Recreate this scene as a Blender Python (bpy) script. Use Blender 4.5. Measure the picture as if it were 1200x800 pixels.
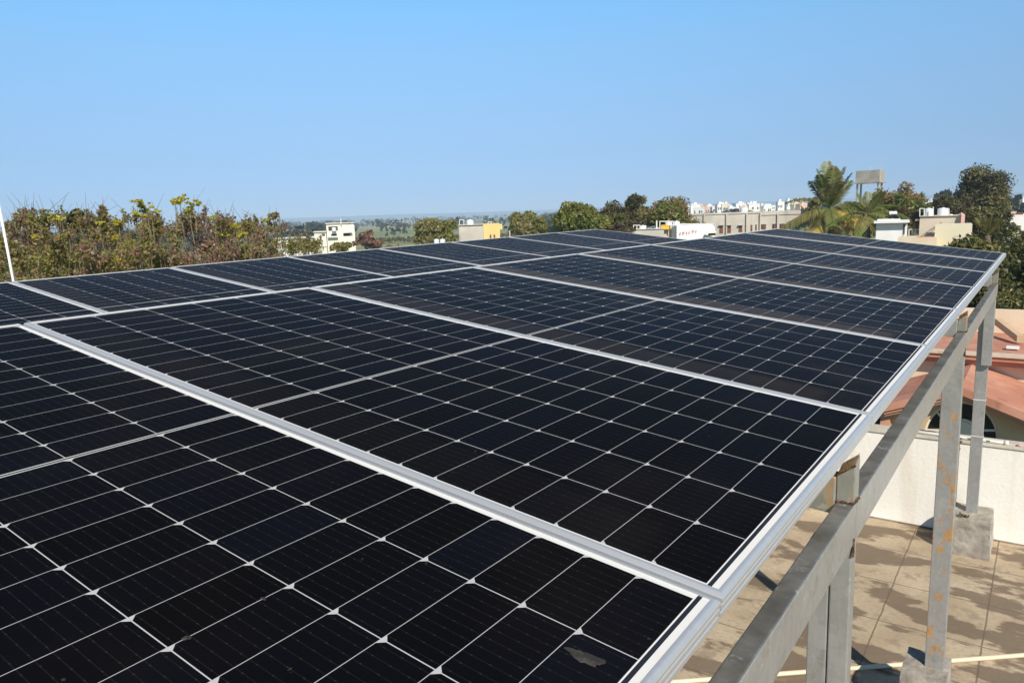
import bpy, bmesh, math, random
import numpy as np
from mathutils import Vector, Matrix
from mathutils.geometry import tessellate_polygon

scene = bpy.context.scene
for o in list(bpy.data.objects):
    bpy.data.objects.remove(o)
COL = scene.collection

# ------------------------------------------------------------------ camera, sky, sun, exposure
FPX = 878.0                       # focal length in pixels of a 1200 wide picture
ZF = 7.4                          # height of the roof terrace floor
ZC = ZF + 3.18                    # eye height
W = np.array([[0.999353, 0.035977, 0.0], [-0.006016, 0.167098, 0.985922], [-0.03547, 0.985284, -0.167206]])
cam_d = bpy.data.cameras.new('camera'); cam = bpy.data.objects.new('camera', cam_d); COL.objects.link(cam)
cam_d.sensor_width = 36.0; cam_d.lens = FPX / 1200 * 36.0
cam_d.clip_start = 0.05; cam_d.clip_end = 30000
cam.matrix_world = Matrix(((W[0,0], W[0,1], -W[0,2], 0), (W[1,0], W[1,1], -W[1,2], 0), (W[2,0], W[2,1], -W[2,2], ZC), (0,0,0,1)))
scene.camera = cam

SUN_EL = 39.0
SUN_X, SUN_Y = 0.22, -0.975        # horizontal direction towards the sun: behind the camera, a little right
world = bpy.data.worlds.new('World'); scene.world = world; world.use_nodes = True
wn = world.node_tree; wn.nodes.clear()
sky = wn.nodes.new('ShaderNodeTexSky'); sky.sky_type = 'NISHITA'; sky.sun_disc = False
sky.sun_elevation = math.radians(SUN_EL); sky.sun_rotation = math.atan2(SUN_X, SUN_Y)
sky.altitude = 0; sky.air_density = 1.0; sky.dust_density = 0.0; sky.ozone_density = 6.0
bg = wn.nodes.new('ShaderNodeBackground'); bg.inputs['Strength'].default_value = 0.11
wo = wn.nodes.new('ShaderNodeOutputWorld')
# hand-set sky tint by height: evened out towards the horizon, blue fill cut overhead
tc = wn.nodes.new('ShaderNodeTexCoord'); sp = wn.nodes.new('ShaderNodeSeparateXYZ'); wn.links.new(tc.outputs['Generated'], sp.inputs[0])
rp = wn.nodes.new('ShaderNodeValToRGB'); els = rp.color_ramp.elements
STOPS = [(0.0,(.37,.53,.91)),(.029,(.409,.543,.87)),(.077,(.591,.665,.84)),(.13,(.812,.869,.932)),(.20,(1.049,1.173,1.147)),(.252,(1.098,1.411,1.363)),(.5,(.95,1.0,.9)),(1.0,(.8,.75,.65))]
while len(els) < len(STOPS): els.new(.5)
for e_, (p_, c_) in zip(els, STOPS): e_.position = p_; e_.color = (*[v_/1.5 for v_ in c_], 1)
wn.links.new(sp.outputs[2], rp.inputs[0])
mu = wn.nodes.new('ShaderNodeVectorMath'); mu.operation = 'MULTIPLY'; wn.links.new(sky.outputs[0], mu.inputs[0]); wn.links.new(rp.outputs[0], mu.inputs[1])
mu2 = wn.nodes.new('ShaderNodeVectorMath'); mu2.operation = 'SCALE'; mu2.inputs['Scale'].default_value = 1.5; wn.links.new(mu.outputs[0], mu2.inputs[0])
wn.links.new(mu2.outputs[0], bg.inputs[0]); wn.links.new(bg.outputs[0], wo.inputs[0])
sd = bpy.data.lights.new('sun', 'SUN'); sd.energy = 5.0; sd.angle = math.radians(0.5); sd.color = (1.0, 0.915, 0.785)
sun = bpy.data.objects.new('sun', sd); COL.objects.link(sun)
sun.rotation_euler = (math.radians(90 - SUN_EL), 0, math.atan2(SUN_X, -SUN_Y))
sun.location = (0, 0, 60)
scene.view_settings.view_transform = 'Standard'; scene.view_settings.look = 'None'
scene.view_settings.gamma = 1.0; scene.view_settings.use_curve_mapping = False
scene.view_settings.exposure = 0.14
scene.render.engine = 'CYCLES'
scene.cycles.max_bounces = 8; scene.cycles.volume_bounces = 0

# ------------------------------------------------------------------ frames of reference
P0 = np.array([0.2724, 0.9391, -0.5197])
MA = np.array([[0.80463, 0.58523, 0.10036], [-0.58058, 0.81086, -0.0737], [-0.12452, 0.00103, 0.99222]])
PB = np.array([-3.1095, 4.6812, -0.3004])
MB_ = np.array([[0.80072, 0.59224, 0.09006], [-0.58742, 0.80573, -0.07575], [-0.11742, 0.00776, 0.99305]])
UPZ = np.array([0, 0, ZC])
TD = np.array([MA[0,1], MA[1,1], 0]); TD /= np.linalg.norm(TD)
RD = np.array([TD[1], -TD[0], 0])
ZV = np.array([0, 0, 1.0])
def ray(a, b): return W @ np.array([(a-600)/FPX, (400-b)/FPX, 1.0])
def at(px, py, D):                 # the point seen at a pixel of the photograph, D metres ahead
    d = ray(px, py); return d*(D/d[1]) + UPZ
def onz(px, py, z):                # ... on the horizontal plane z
    d = ray(px, py); return d*((z-ZC)/d[2]) + UPZ
def ht(px, py, t):                 # ... on the upright plane t metres along the array
    d = ray(px, py); return d*((TD@P0+t)/(TD@d)) + UPZ
def fr(lat, t, z):                 # right / along / height above the eye -> world
    return np.array([P0[0], P0[1], 0]) + RD*lat + TD*t + ZV*(z+ZC)
def lt(P):
    q = P - UPZ - P0; return q@RD, q@TD, P[2]-ZC
def PA(r, t, n=0): return P0 + MA@np.array([r, t, n]) + UPZ

# ------------------------------------------------------------------ mesh helpers
class MB:
    def __init__(s): s.v = []; s.f = []; s.mi = []
    def add(s, vs, fs, mi=0):
        k = len(s.v); s.v += [tuple(map(float, p)) for p in vs]
        s.f += [tuple(i+k for i in f) for f in fs]; s.mi += [mi]*len(fs); return s
    def hexa(s, c, mi=0):          # eight corners: bottom four, top four
        return s.add(c, [(3,2,1,0),(4,5,6,7),(0,1,5,4),(1,2,6,5),(2,3,7,6),(3,0,4,7)], mi)
    def box(s, o, ax, ay, az, mi=0):   # corner and three edges
        o = np.asarray(o, float); ax, ay, az = map(np.asarray, (ax, ay, az))
        if np.dot(np.cross(ax, ay), az) < 0: ax, ay = ay, ax
        return s.hexa([o, o+ax, o+ax+ay, o+ay, o+az, o+ax+az, o+ax+ay+az, o+ay+az], mi)
    def cbox(s, c, sx, sy, sz, ux=(1,0,0), uy=(0,1,0), uz=(0,0,1), mi=0):
        ux, uy, uz = np.asarray(ux, float)*sx, np.asarray(uy, float)*sy, np.asarray(uz, float)*sz
        return s.box(np.asarray(c)-ux/2-uy/2-uz/2, ux, uy, uz, mi)
    def tube(s, pts, rad, n=8, mi=0, cap=True):
        pts = [np.asarray(p, float) for p in pts]
        if np.isscalar(rad): rad = [rad]*len(pts)
        vs = []; fs = []
        for i, p in enumerate(pts):
            d = pts[min(i+1, len(pts)-1)] - pts[max(i-1, 0)]; d = d/(np.linalg.norm(d)+1e-9)
            a = np.cross(d, [0,0,1.0] if abs(d[2]) < .9 else [1.0,0,0]); a /= np.linalg.norm(a); b = np.cross(d, a)
            for k in range(n):
                w = 2*math.pi*k/n; vs.append(p + rad[i]*(a*math.cos(w)+b*math.sin(w)))
        for i in range(len(pts)-1):
            for k in range(n):
                k2 = (k+1) % n; fs.append((i*n+k, i*n+k2, (i+1)*n+k2, (i+1)*n+k))
        if cap:
            fs.append(tuple(range(n))[::-1]); fs.append(tuple((len(pts)-1)*n+k for k in range(n)))
        return s.add(vs, fs, mi)
    def prism(s, outer, holes, off, mi=0):   # planar outline of 3D points (with holes), pushed along off
        loops = [[np.asarray(p, float) for p in l] for l in [outer]+list(holes)]
        flat = [p for l in loops for p in l]; n = len(flat); off = np.asarray(off, float)
        tris = tessellate_polygon([[Vector(p) for p in l] for l in loops])
        fs = [tuple(t) for t in tris] + [tuple(i+n for i in t[::-1]) for t in tris]
        k = 0
        for l in loops:
            m = len(l)
            for i in range(m): fs.append((k+i, k+(i+1) % m, k+(i+1) % m+n, k+i+n))
            k += m
        return s.add(flat + [p+off for p in flat], fs, mi)
    def mesh(s, name, mats, smooth=False, fix=False):
        me = bpy.data.meshes.new(name); me.from_pydata(s.v, [], s.f)
        for m in (mats if isinstance(mats, (list, tuple)) else [mats]): me.materials.append(m)
        if any(s.mi): me.polygons.foreach_set('material_index', s.mi)
        if fix:
            b = bmesh.new(); b.from_mesh(me); bmesh.ops.recalc_face_normals(b, faces=b.faces); b.to_mesh(me); b.free()
        if smooth: me.polygons.foreach_set('use_smooth', [True]*len(me.polygons))
        me.update(); return me
    def build(s, name, mats, parent=None, smooth=False, fix=True, loc=None, bevel=0):
        o = bpy.data.objects.new(name, s.mesh(name, mats, smooth, fix)); COL.objects.link(o)
        if loc is not None: o.location = tuple(map(float, loc))
        if parent is not None: o.parent = parent
        if bevel:
            b = o.modifiers.new('bevel', 'BEVEL'); b.width = bevel; b.segments = 2; b.limit_method = 'ANGLE'
        return o
def quads_obj(name, V, mats, parent=None, mi=None):     # (N,4,3) array of loose leaf faces -> one mesh
    N = len(V); me = bpy.data.meshes.new(name)
    me.vertices.add(N*4); me.vertices.foreach_set('co', np.asarray(V, np.float32).ravel())
    me.loops.add(N*4); me.loops.foreach_set('vertex_index', np.arange(N*4, dtype=np.int32))
    me.polygons.add(N); me.polygons.foreach_set('loop_start', np.arange(0, N*4, 4, dtype=np.int32))
    for m in (mats if isinstance(mats, (list, tuple)) else [mats]): me.materials.append(m)
    if mi is not None: me.polygons.foreach_set('material_index', np.asarray(mi, np.int32))
    me.update(); me.validate()
    o = bpy.data.objects.new(name, me); COL.objects.link(o)
    if parent is not None: o.parent = parent
    return o
def tag(o, label=None, cat=None, group=None, kind=None):
    if label: o['label'] = label
    if cat: o['category'] = cat
    if group: o['group'] = group
    if kind: o['kind'] = kind
    return o
def thing(name, label, cat, loc=(0,0,0), group=None):
    o = bpy.data.objects.new(name, None); COL.objects.link(o); o.empty_display_size = .2
    o.location = tuple(map(float, loc)); return tag(o, label, cat, group)
class Kit:                         # a thing with its base point; parts given in world coordinates
    def __init__(s, name, label, cat, base, group=None):
        s.b = np.asarray(base, float); s.o = thing(name, label, cat, base, group)
    def part(s, name, mb, mats, parent=None, **k):
        m2 = MB(); m2.v = [tuple(np.asarray(p)-s.b) for p in mb.v]; m2.f = mb.f; m2.mi = mb.mi
        return m2.build(name, mats, parent or s.o, **k)
    def quads(s, name, V, mats, parent=None, mi=None):
        return quads_obj(name, np.asarray(V)-s.b, mats, parent or s.o, mi)

# ------------------------------------------------------------------ materials
def new_mat(name):
    m = bpy.data.materials.new(name); m.use_nodes = True
    nt = m.node_tree; b = nt.nodes['Principled BSDF']; return m, nt, b
def nd(nt, typ, **kw):
    n = nt.nodes.new('ShaderNode'+typ)
    for k, v in kw.items(): setattr(n, k, v)
    return n
def mth(nt, op, a, b=None, c=None, clamp=False):
    n = nt.nodes.new('ShaderNodeMath'); n.operation = op; n.use_clamp = clamp
    for i, x in enumerate((a, b, c)):
        if x is None: continue
        if isinstance(x, (int, float)): n.inputs[i].default_value = x
        else: nt.links.new(x, n.inputs[i])
    return n.outputs[0]
def mixc(nt, fac, a, b):
    n = nt.nodes.new('ShaderNodeMix'); n.data_type = 'RGBA'
    for x, i in ((fac, 0), (a, 6), (b, 7)):
        if isinstance(x, (int, float)): n.inputs[i].default_value = x
        elif isinstance(x, (tuple, list)): n.inputs[i].default_value = (*x[:3], 1)
        else: nt.links.new(x, n.inputs[i])
    return n.outputs[2]
def noise(nt, scale, detail=4, vec=None, rough=.55, dim='3D'):
    n = nt.nodes.new('ShaderNodeTexNoise'); n.inputs['Scale'].default_value = scale
    n.inputs['Detail'].default_value = detail; n.inputs['Roughness'].default_value = rough
    if vec is not None: nt.links.new(vec, n.inputs['Vector'])
    return n.outputs[0]
def ramp(nt, fac, stops, interp='LINEAR'):
    n = nt.nodes.new('ShaderNodeValToRGB'); n.color_ramp.interpolation = interp
    el = n.color_ramp.elements
    while len(el) < len(stops): el.new(.5)
    for e, (p, c) in zip(el, stops): e.position = p; e.color = (*c, 1) if len(c) == 3 else c
    nt.links.new(fac, n.inputs[0]); return n.outputs[0]
def sstep(nt, x, a, b):
    n = nt.nodes.new('ShaderNodeMapRange'); n.interpolation_type = 'SMOOTHSTEP'
    nt.links.new(x, n.inputs[0]); n.inputs[1].default_value = a; n.inputs[2].default_value = b; return n.outputs[0]
def coord(nt, which='Object'): return nt.nodes.new('ShaderNodeTexCoord').outputs[which]
def scaled(nt, vec, s):
    n = nt.nodes.new('ShaderNodeMapping'); nt.links.new(vec, n.inputs[0]); n.inputs['Scale'].default_value = s; return n.outputs[0]
def bump(nt, b, h, strength=.3, dist=.01):
    n = nt.nodes.new('ShaderNodeBump'); n.inputs['Strength'].default_value = strength; n.inputs['Distance'].default_value = dist
    nt.links.new(h, n.inputs['Height']); nt.links.new(n.outputs[0], b.inputs['Normal'])
def wall_mat(name, c1, c2, scale=1.2, streak=.5, dirt=(.16,.13,.10), rough=.9, dirt_amt=.5, bmp=.25, bscale=40):
    """rendered wall: mottled colour with long weather streaks and a fine rough grain"""
    m, nt, b = new_mat(name); co = coord(nt)
    base = mixc(nt, sstep(nt, noise(nt, scale, 6, co), .38, .66), c1, c2)
    st = noise(nt, 1.0, 5, scaled(nt, co, (scale*3, scale*3, scale*.28)))
    base = mixc(nt, mth(nt, 'MULTIPLY', sstep(nt, st, .55, .78), streak), base, dirt)
    sp = noise(nt, scale*9, 3, co)
    base = mixc(nt, mth(nt, 'MULTIPLY', sstep(nt, sp, .6, .8), dirt_amt*.5), base, dirt)
    nt.links.new(base, b.inputs['Base Color']); b.inputs['Roughness'].default_value = rough
    bump(nt, b, noise(nt, bscale, 4, co), bmp, .01); return m
def plain(name, c, rough=.6, metal=0.0, var=.15, scale=3.0):
    m, nt, b = new_mat(name); co = coord(nt)
    n = noise(nt, scale, 4, co)
    nt.links.new(mixc(nt, n, tuple(x*(1-var) for x in c), tuple(min(1, x*(1+var)) for x in c)), b.inputs['Base Color'])
    b.inputs['Roughness'].default_value = rough; b.inputs['Metallic'].default_value = metal; return m
def leaf_mat(name, palA, palB, nscale=.6, transl=.3, nlo=.42, nhi=.58):
    """each leaf takes its own tint from one of two palettes; the palettes alternate in clumps"""
    m, nt, b = new_mat(name); nt.nodes.remove(b)
    g = nt.nodes.new('ShaderNodeNewGeometry'); r = g.outputs['Random Per Island']
    def pal(p): return ramp(nt, r, [((i+.0)/len(p), c) for i, c in enumerate(p)], 'CONSTANT')
    a, c = pal(palA), pal(palB)
    col = mixc(nt, sstep(nt, noise(nt, nscale, 3, coord(nt)), nlo, nhi), a, c)
    d = nt.nodes.new('ShaderNodeBsdfDiffuse'); t = nt.nodes.new('ShaderNodeBsdfTranslucent'); mx = nt.nodes.new('ShaderNodeMixShader')
    gl = nt.nodes.new('ShaderNodeBsdfGlossy'); gl.inputs['Roughness'].default_value = .45; gl.inputs['Color'].default_value = (.8,.8,.8,1)
    m2 = nt.nodes.new('ShaderNodeMixShader'); m2.inputs[0].default_value = .025
    nt.links.new(col, d.inputs[0]); nt.links.new(col, t.inputs[0]); mx.inputs[0].default_value = transl*1.35
    nt.links.new(d.outputs[0], mx.inputs[1]); nt.links.new(t.outputs[0], mx.inputs[2])
    nt.links.new(mx.outputs[0], m2.inputs[1]); nt.links.new(gl.outputs[0], m2.inputs[2])
    nt.links.new(m2.outputs[0], nt.nodes['Material Output'].inputs[0]); return m

PL, PT = 2.1, 1.038               # panel length and width
LIP = .011
MX, MYL, MYH, CG = .031, .0165, .0215, .0056   # cell margins and half of the middle gap
LX = (PL/2 - MX - CG)/12; LY = (PT - MYL - MYH)/6
def make_cell_mat():
    m, nt, b = new_mat('solar_cells'); nt.nodes.remove(b)
    sx = nt.nodes.new('ShaderNodeSeparateXYZ'); nt.links.new(coord(nt), sx.inputs[0]); x, y = sx.outputs[0], sx.outputs[1]
    oi = nt.nodes.new('ShaderNodeObjectInfo'); rnd = oi.outputs['Random']
    sg = mth(nt, 'SIGN', x); ax = mth(nt, 'ABSOLUTE', x)
    ux = mth(nt, 'DIVIDE', mth(nt, 'SUBTRACT', x, mth(nt, 'MULTIPLY', sg, CG)), LX)
    vy = mth(nt, 'DIVIDE', mth(nt, 'ADD', y, PT/2-MYL), LY)
    cx = mth(nt, 'MULTIPLY', mth(nt, 'FRACT', ux), LX); cy = mth(nt, 'MULTIPLY', mth(nt, 'FRACT', vy), LY)
    ex = mth(nt, 'MINIMUM', cx, mth(nt, 'SUBTRACT', LX, cx)); ey = mth(nt, 'MINIMUM', cy, mth(nt, 'SUBTRACT', LY, cy))
    lines = mth(nt, 'MAXIMUM', mth(nt, 'LESS_THAN', ex, .00052), mth(nt, 'LESS_THAN', ey, .00085))
    ch = mth(nt, 'LESS_THAN', mth(nt, 'ADD', cx, ey), .0098)     # clipped corners on one long side of each half cell
    gap = mth(nt, 'LESS_THAN', ax, CG)
    outx = mth(nt, 'GREATER_THAN', ax, PL/2-MX); outy = mth(nt, 'MAXIMUM', mth(nt, 'LESS_THAN', vy, 0.0), mth(nt, 'GREATER_THAN', vy, 6.0))
    white = mth(nt, 'MAXIMUM', mth(nt, 'MAXIMUM', lines, ch), mth(nt, 'MAXIMUM', gap, mth(nt, 'MAXIMUM', outx, outy)))
    inside = mth(nt, 'MULTIPLY', mth(nt, 'SUBTRACT', 1.0, outx), mth(nt, 'SUBTRACT', 1.0, outy))
    rib = mth(nt, 'LESS_THAN', ax, .0024)                         # dark ribbon in the middle gap
    ends = mth(nt, 'MULTIPLY', mth(nt, 'GREATER_THAN', ax, PL/2-MX+.0020), mth(nt, 'LESS_THAN', ax, PL/2-MX+.0085))
    # nine busbars a cell, with solder pads
    bb = mth(nt, 'ABSOLUTE', mth(nt, 'SUBTRACT', mth(nt, 'FRACT', mth(nt, 'MULTIPLY', vy, 9.0)), .5))
    bus = mth(nt, 'LESS_THAN', bb, .028)
    pad = mth(nt, 'MULTIPLY', mth(nt, 'LESS_THAN', bb, .05), mth(nt, 'LESS_THAN', mth(nt, 'ABSOLUTE', mth(nt, 'SUBTRACT', mth(nt, 'FRACT', mth(nt, 'MULTIPLY', ux, 3.0)), .5)), .055))
    # each cell its own tint
    cmb = nt.nodes.new('ShaderNodeCombineXYZ')
    nt.links.new(mth(nt, 'ADD', mth(nt, 'FLOOR', ux), mth(nt, 'MULTIPLY', sg, 20.0)), cmb.inputs[0]); nt.links.new(mth(nt, 'FLOOR', vy), cmb.inputs[1]); nt.links.new(mth(nt, 'MULTIPLY', rnd, 97.0), cmb.inputs[2])
    wn_ = nt.nodes.new('ShaderNodeTexWhiteNoise'); nt.links.new(cmb.outputs[0], wn_.inputs[0])
    cell = ramp(nt, wn_.outputs[0], [(0, (.0022,.0023,.0030)), (.5, (.0025,.0027,.0038)), (.9, (.0027,.0032,.0056)), (1, (.003,.004,.008))])
    cell = mixc(nt, bus, cell, (.012,.012,.012)); cell = mixc(nt, pad, cell, (.022,.022,.021))
    fing = mth(nt, 'LESS_THAN', mth(nt, 'FRACT', mth(nt, 'MULTIPLY', ux, 60.0)), .2)
    cell = mixc(nt, mth(nt, 'MULTIPLY', fing, .25), cell, (.012,.012,.014))
    back = mixc(nt, mth(nt, 'MAXIMUM', outx, outy), (.47,.47,.46), (.70,.69,.66))
    col = mixc(nt, white, cell, back)
    col = mixc(nt, mth(nt, 'MULTIPLY', rib, inside), col, (.03,.03,.032))
    col = mixc(nt, ends, col, (.02,.024,.034))
    # settled dust: faint all over, washed down to the low edge of each panel
    off = nt.nodes.new('ShaderNodeCombineXYZ'); nt.links.new(mth(nt, 'MULTIPLY', rnd, 31.0), off.inputs[2])
    va = nt.nodes.new('ShaderNodeVectorMath'); va.operation = 'ADD'; nt.links.new(coord(nt), va.inputs[0]); nt.links.new(off.outputs[0], va.inputs[1])
    nz = noise(nt, 2.2, 5, va.outputs[0]); nf = noise(nt, 160, 2, va.outputs[0]); ns = noise(nt, 38, 2, va.outputs[0])
    edge = mth(nt, 'SUBTRACT', 1.0, sstep(nt, mth(nt, 'ADD', y, mth(nt, 'MULTIPLY', mth(nt, 'SUBTRACT', nz, .5), .12)), -PT/2+.13, -PT/2+.17))
    edge = mth(nt, 'MULTIPLY', edge, mth(nt, 'SUBTRACT', 1.0, sstep(nt, x, PL/2-.16, PL/2-.11)))
    edge = mth(nt, 'MULTIPLY', edge, oi.outputs['Alpha'])
    dust = mth(nt, 'ADD', mth(nt, 'MULTIPLY', sstep(nt, nz, .45, .75), .006), mth(nt, 'MULTIPLY', edge, .020))
    dust = mth(nt, 'ADD', dust, .0022)
    lw = nt.nodes.new('ShaderNodeLayerWeight'); lw.inputs[0].default_value = .5; facing = lw.outputs['Facing']
    dk = mth(nt, 'DIVIDE', 1.0, mth(nt, 'MAXIMUM', mth(nt, 'SUBTRACT', 1.0, facing), .06))   # a thin film covers more at a slant
    dust = mth(nt, 'MULTIPLY', dust, dk, clamp=True)
    speck = mth(nt, 'MULTIPLY', sstep(nt, ns, .715, .745), mth(nt, 'MULTIPLY', sstep(nt, nf, .5, .6), .5))
    dust = mth(nt, 'MAXIMUM', dust, mth(nt, 'MULTIPLY', speck, .25))
    col = mixc(nt, dust, col, (.31,.235,.165))
    dif = nt.nodes.new('ShaderNodeBsdfDiffuse'); nt.links.new(col, dif.inputs[0])
    gl = nt.nodes.new('ShaderNodeBsdfGlossy'); gl.inputs['Roughness'].default_value = .13
    nt.links.new(mixc(nt, 0.0, (.82,.87,.96), (1,1,1)), gl.inputs[0])
    fres = mth(nt, 'ADD', .0055, mth(nt, 'MULTIPLY', mth(nt, 'POWER', facing, 7.0), .16))      # matt anti-glare solar glass
    mx = nt.nodes.new('ShaderNodeMixShader'); nt.links.new(fres, mx.inputs[0]); nt.links.new(dif.outputs[0], mx.inputs[1]); nt.links.new(gl.outputs[0], mx.inputs[2])
    nt.links.new(mx.outputs[0], nt.nodes['Material Output'].inputs[0]); return m
M_CELL = make_cell_mat()

def make_alu():
    m, nt, b = new_mat('anodised_aluminium'); co = coord(nt)
    s = noise(nt, 1.0, 3, scaled(nt, co, (2, 60, 60)))
    nt.links.new(mixc(nt, s, (.56,.57,.575), (.68,.685,.68)), b.inputs['Base Color'])
    b.inputs['Metallic'].default_value = .55; b.inputs['Roughness'].default_value = .36; return m
M_ALU = make_alu()
def make_galv(name, rust, scale=9.0, lo=.60, hi=.66, base=((.31,.315,.315), (.52,.52,.505))):
    m, nt, b = new_mat(name); co = coord(nt)
    v = nt.nodes.new('ShaderNodeTexVoronoi'); v.inputs['Scale'].default_value = 55; nt.links.new(co, v.inputs[0])
    spang = nt.nodes.new('ShaderNodeSeparateColor'); nt.links.new(v.outputs['Color'], spang.inputs[0])
    n = noise(nt, 6, 6, co); st = noise(nt, 1.0, 5, scaled(nt, co, (22, 22, 3)))
    f = mth(nt, 'ADD', mth(nt, 'MULTIPLY', spang.outputs[0], .25), mth(nt, 'MULTIPLY', n, .8), clamp=True)
    c = mixc(nt, f, *base)
    c = mixc(nt, mth(nt, 'MULTIPLY', sstep(nt, st, .56, .72), .45), c, (.52,.52,.50))
    c = mixc(nt, mth(nt, 'MULTIPLY', sstep(nt, noise(nt, 14, 5, co, .7), .58, .72), .35), c, (.13,.125,.12))
    ge = nt.nodes.new('ShaderNodeNewGeometry'); sz = nt.nodes.new('ShaderNodeSeparateXYZ'); nt.links.new(ge.outputs['Normal'], sz.inputs[0])
    gr = mth(nt, 'MULTIPLY', sstep(nt, sz.outputs[2], .6, .8), mth(nt, 'ADD', .35, mth(nt, 'MULTIPLY', sstep(nt, noise(nt, 9, 6, co, .65), .3, .7), .5)))
    c = mixc(nt, gr, c, (.125,.128,.12))
    drp = noise(nt, 1.0, 4, scaled(nt, co, (26, 26, 5)), .7)
    c = mixc(nt, mth(nt, 'MULTIPLY', sstep(nt, drp, .54, .66), .28), c, (.34,.27,.18))
    c = mixc(nt, mth(nt, 'MULTIPLY', sstep(nt, noise(nt, 17, 5, co, .75), .60, .66), .5), c, (.62,.62,.60))
    r1 = noise(nt, 1.0, 5, scaled(nt, co, (scale*1.6, scale*1.6, scale*.7)), .62)
    rm = sstep(nt, r1, lo, hi)
    rc = mixc(nt, noise(nt, 30, 4, co), (.24,.11,.035), (.56,.34,.13))
    rm = mth(nt, 'MULTIPLY', rm, rust)
    c = mixc(nt, rm, c, rc)
    nt.links.new(c, b.inputs['Base Color'])
    nt.links.new(mth(nt, 'MULTIPLY', mth(nt, 'SUBTRACT', 1.0, rm), .5), b.inputs['Metallic'])
    nt.links.new(mth(nt, 'ADD', mth(nt, 'MULTIPLY', n, .28), .26), b.inputs['Roughness'])
    bump(nt, b, noise(nt, 70, 4, co), .15, .002); return m
M_GALV = make_galv('galvanised_steel', .35, 5, .66, .74)
M_GALVR = make_galv('galvanised_steel_rust_spots', .9, 10, .535, .585)
M_GALVS = make_galv('galvanised_stub_stained', .8, 14, .50, .62, ((.30,.30,.27), (.42,.42,.38)))
M_RUST = wall_mat('rusty_cut_steel', (.10,.045,.02), (.30,.14,.05), 30, .3, (.03,.02,.015), .85, .6, .6, 120)
M_CUT = wall_mat('orange_rust_cut', (.30,.15,.06), (.46,.36,.26), 25, .3, (.12,.05,.02), .85, .5, .5, 120)
M_WELD = wall_mat('burnt_weld', (.05,.025,.014), (.17,.075,.03), 60, .3, (.02,.014,.01), .8, .6, .6, 200)
M_BLOCK = wall_mat('cast_concrete', (.27,.24,.20), (.40,.37,.32), 7, .5, (.13,.11,.09), .95, .8, .8, 26)

def make_floor():
    m, nt, b = new_mat('terrace_screed'); co = coord(nt)     # object axes: x right, y along the array
    s = nt.nodes.new('ShaderNodeSeparateXYZ'); nt.links.new(co, s.inputs[0])
    wob = mth(nt, 'MULTIPLY', mth(nt, 'SUBTRACT', noise(nt, 5, 3, co), .5), .02)
    def ln(v, off, p): 
        f = mth(nt, 'FRACT', mth(nt, 'DIVIDE', mth(nt, 'ADD', mth(nt, 'ADD', v, off), wob), p))
        return mth(nt, 'LESS_THAN', mth(nt, 'MULTIPLY', mth(nt, 'ABSOLUTE', mth(nt, 'SUBTRACT', f, .5)), p), .006)
    joint = mth(nt, 'MAXIMUM', ln(s.outputs[0], .22, .68), ln(s.outputs[1], .1, .68))
    c = mixc(nt, sstep(nt, noise(nt, 1.6, 6, co), .35, .68), (.40,.315,.21), (.53,.43,.305))
    c = mixc(nt, mth(nt, 'MULTIPLY', sstep(nt, noise(nt, 26, 6, co, .75), .42, .66), .42), c, (.30,.22,.14))
    c = mixc(nt, mth(nt, 'MULTIPLY', sstep(nt, noise(nt, 9, 6, co, .7), .55, .7), .4), c, (.66,.58,.44))
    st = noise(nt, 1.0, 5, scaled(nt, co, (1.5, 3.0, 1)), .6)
    c = mixc(nt, mth(nt, 'MULTIPLY', sstep(nt, st, .485, .55), .80), c, (.135,.095,.062))  # broad dark blotches from stretched noise
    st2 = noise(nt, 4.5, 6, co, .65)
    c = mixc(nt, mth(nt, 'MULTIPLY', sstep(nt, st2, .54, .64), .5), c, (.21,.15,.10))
    c = mixc(nt, mth(nt, 'MULTIPLY', joint, .75), c, (.13,.095,.065))
    nt.links.new(c, b.inputs['Base Color']); b.inputs['Roughness'].default_value = .85
    bump(nt, b, mth(nt, 'SUBTRACT', noise(nt, 45, 5, co), mth(nt, 'MULTIPLY', joint, .8)), .35, .006); return m
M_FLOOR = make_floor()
M_PARA = wall_mat('whitewashed_parapet', (.80,.775,.71), (.86,.845,.79), 1.5, .35, (.52,.40,.26), .9, .25, .3, 30)
M_CREAM = wall_mat('cream_render', (.68,.55,.39), (.74,.61,.45), 1.0, .25, (.42,.30,.2))
M_TAN = wall_mat('tan_render', (.56,.40,.24), (.62,.45,.28), 1.4, .25, (.3,.22,.14))
M_TERRA = wall_mat('terracotta_paint', (.44,.19,.12), (.56,.28,.19), 1.1, .8, (.19,.11,.085))
M_SALMON = wall_mat('salmon_paint', (.52,.26,.17), (.58,.30,.2), 1.5, .3)
M_DARKGLASS = plain('dark_window_glass', (.012,.013,.014), .12)
M_FRAMEW = plain('grey_window_frame', (.72,.66,.55), .6)
M_WHITE = wall_mat('white_paint', (.72,.72,.70), (.80,.80,.77), .6, .25, (.45,.42,.38))
M_CONC = wall_mat('bare_grey_concrete', (.46,.425,.365), (.60,.56,.49), .35, .55, (.22,.19,.15), .95, .6)
M_CONC2 = wall_mat('tower_concrete', (.38,.35,.30), (.50,.46,.40), .5, .6, (.14,.12,.10), .95, .7)
M_BEIGE = wall_mat('beige_render', (.56,.48,.37), (.63,.55,.43), .4, .3, (.36,.28,.2))
M_LIME = wall_mat('pale_yellow_render', (.66,.60,.43), (.72,.66,.5), .4, .3, (.42,.35,.24))
M_CRM2 = wall_mat('pale_cream_paint', (.77,.73,.60), (.81,.77,.66), .3, .3, (.45,.38,.27))
M_YELL = wall_mat('yellow_paint', (.74,.53,.20), (.78,.58,.25), .4, .15, (.5,.35,.15))
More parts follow.
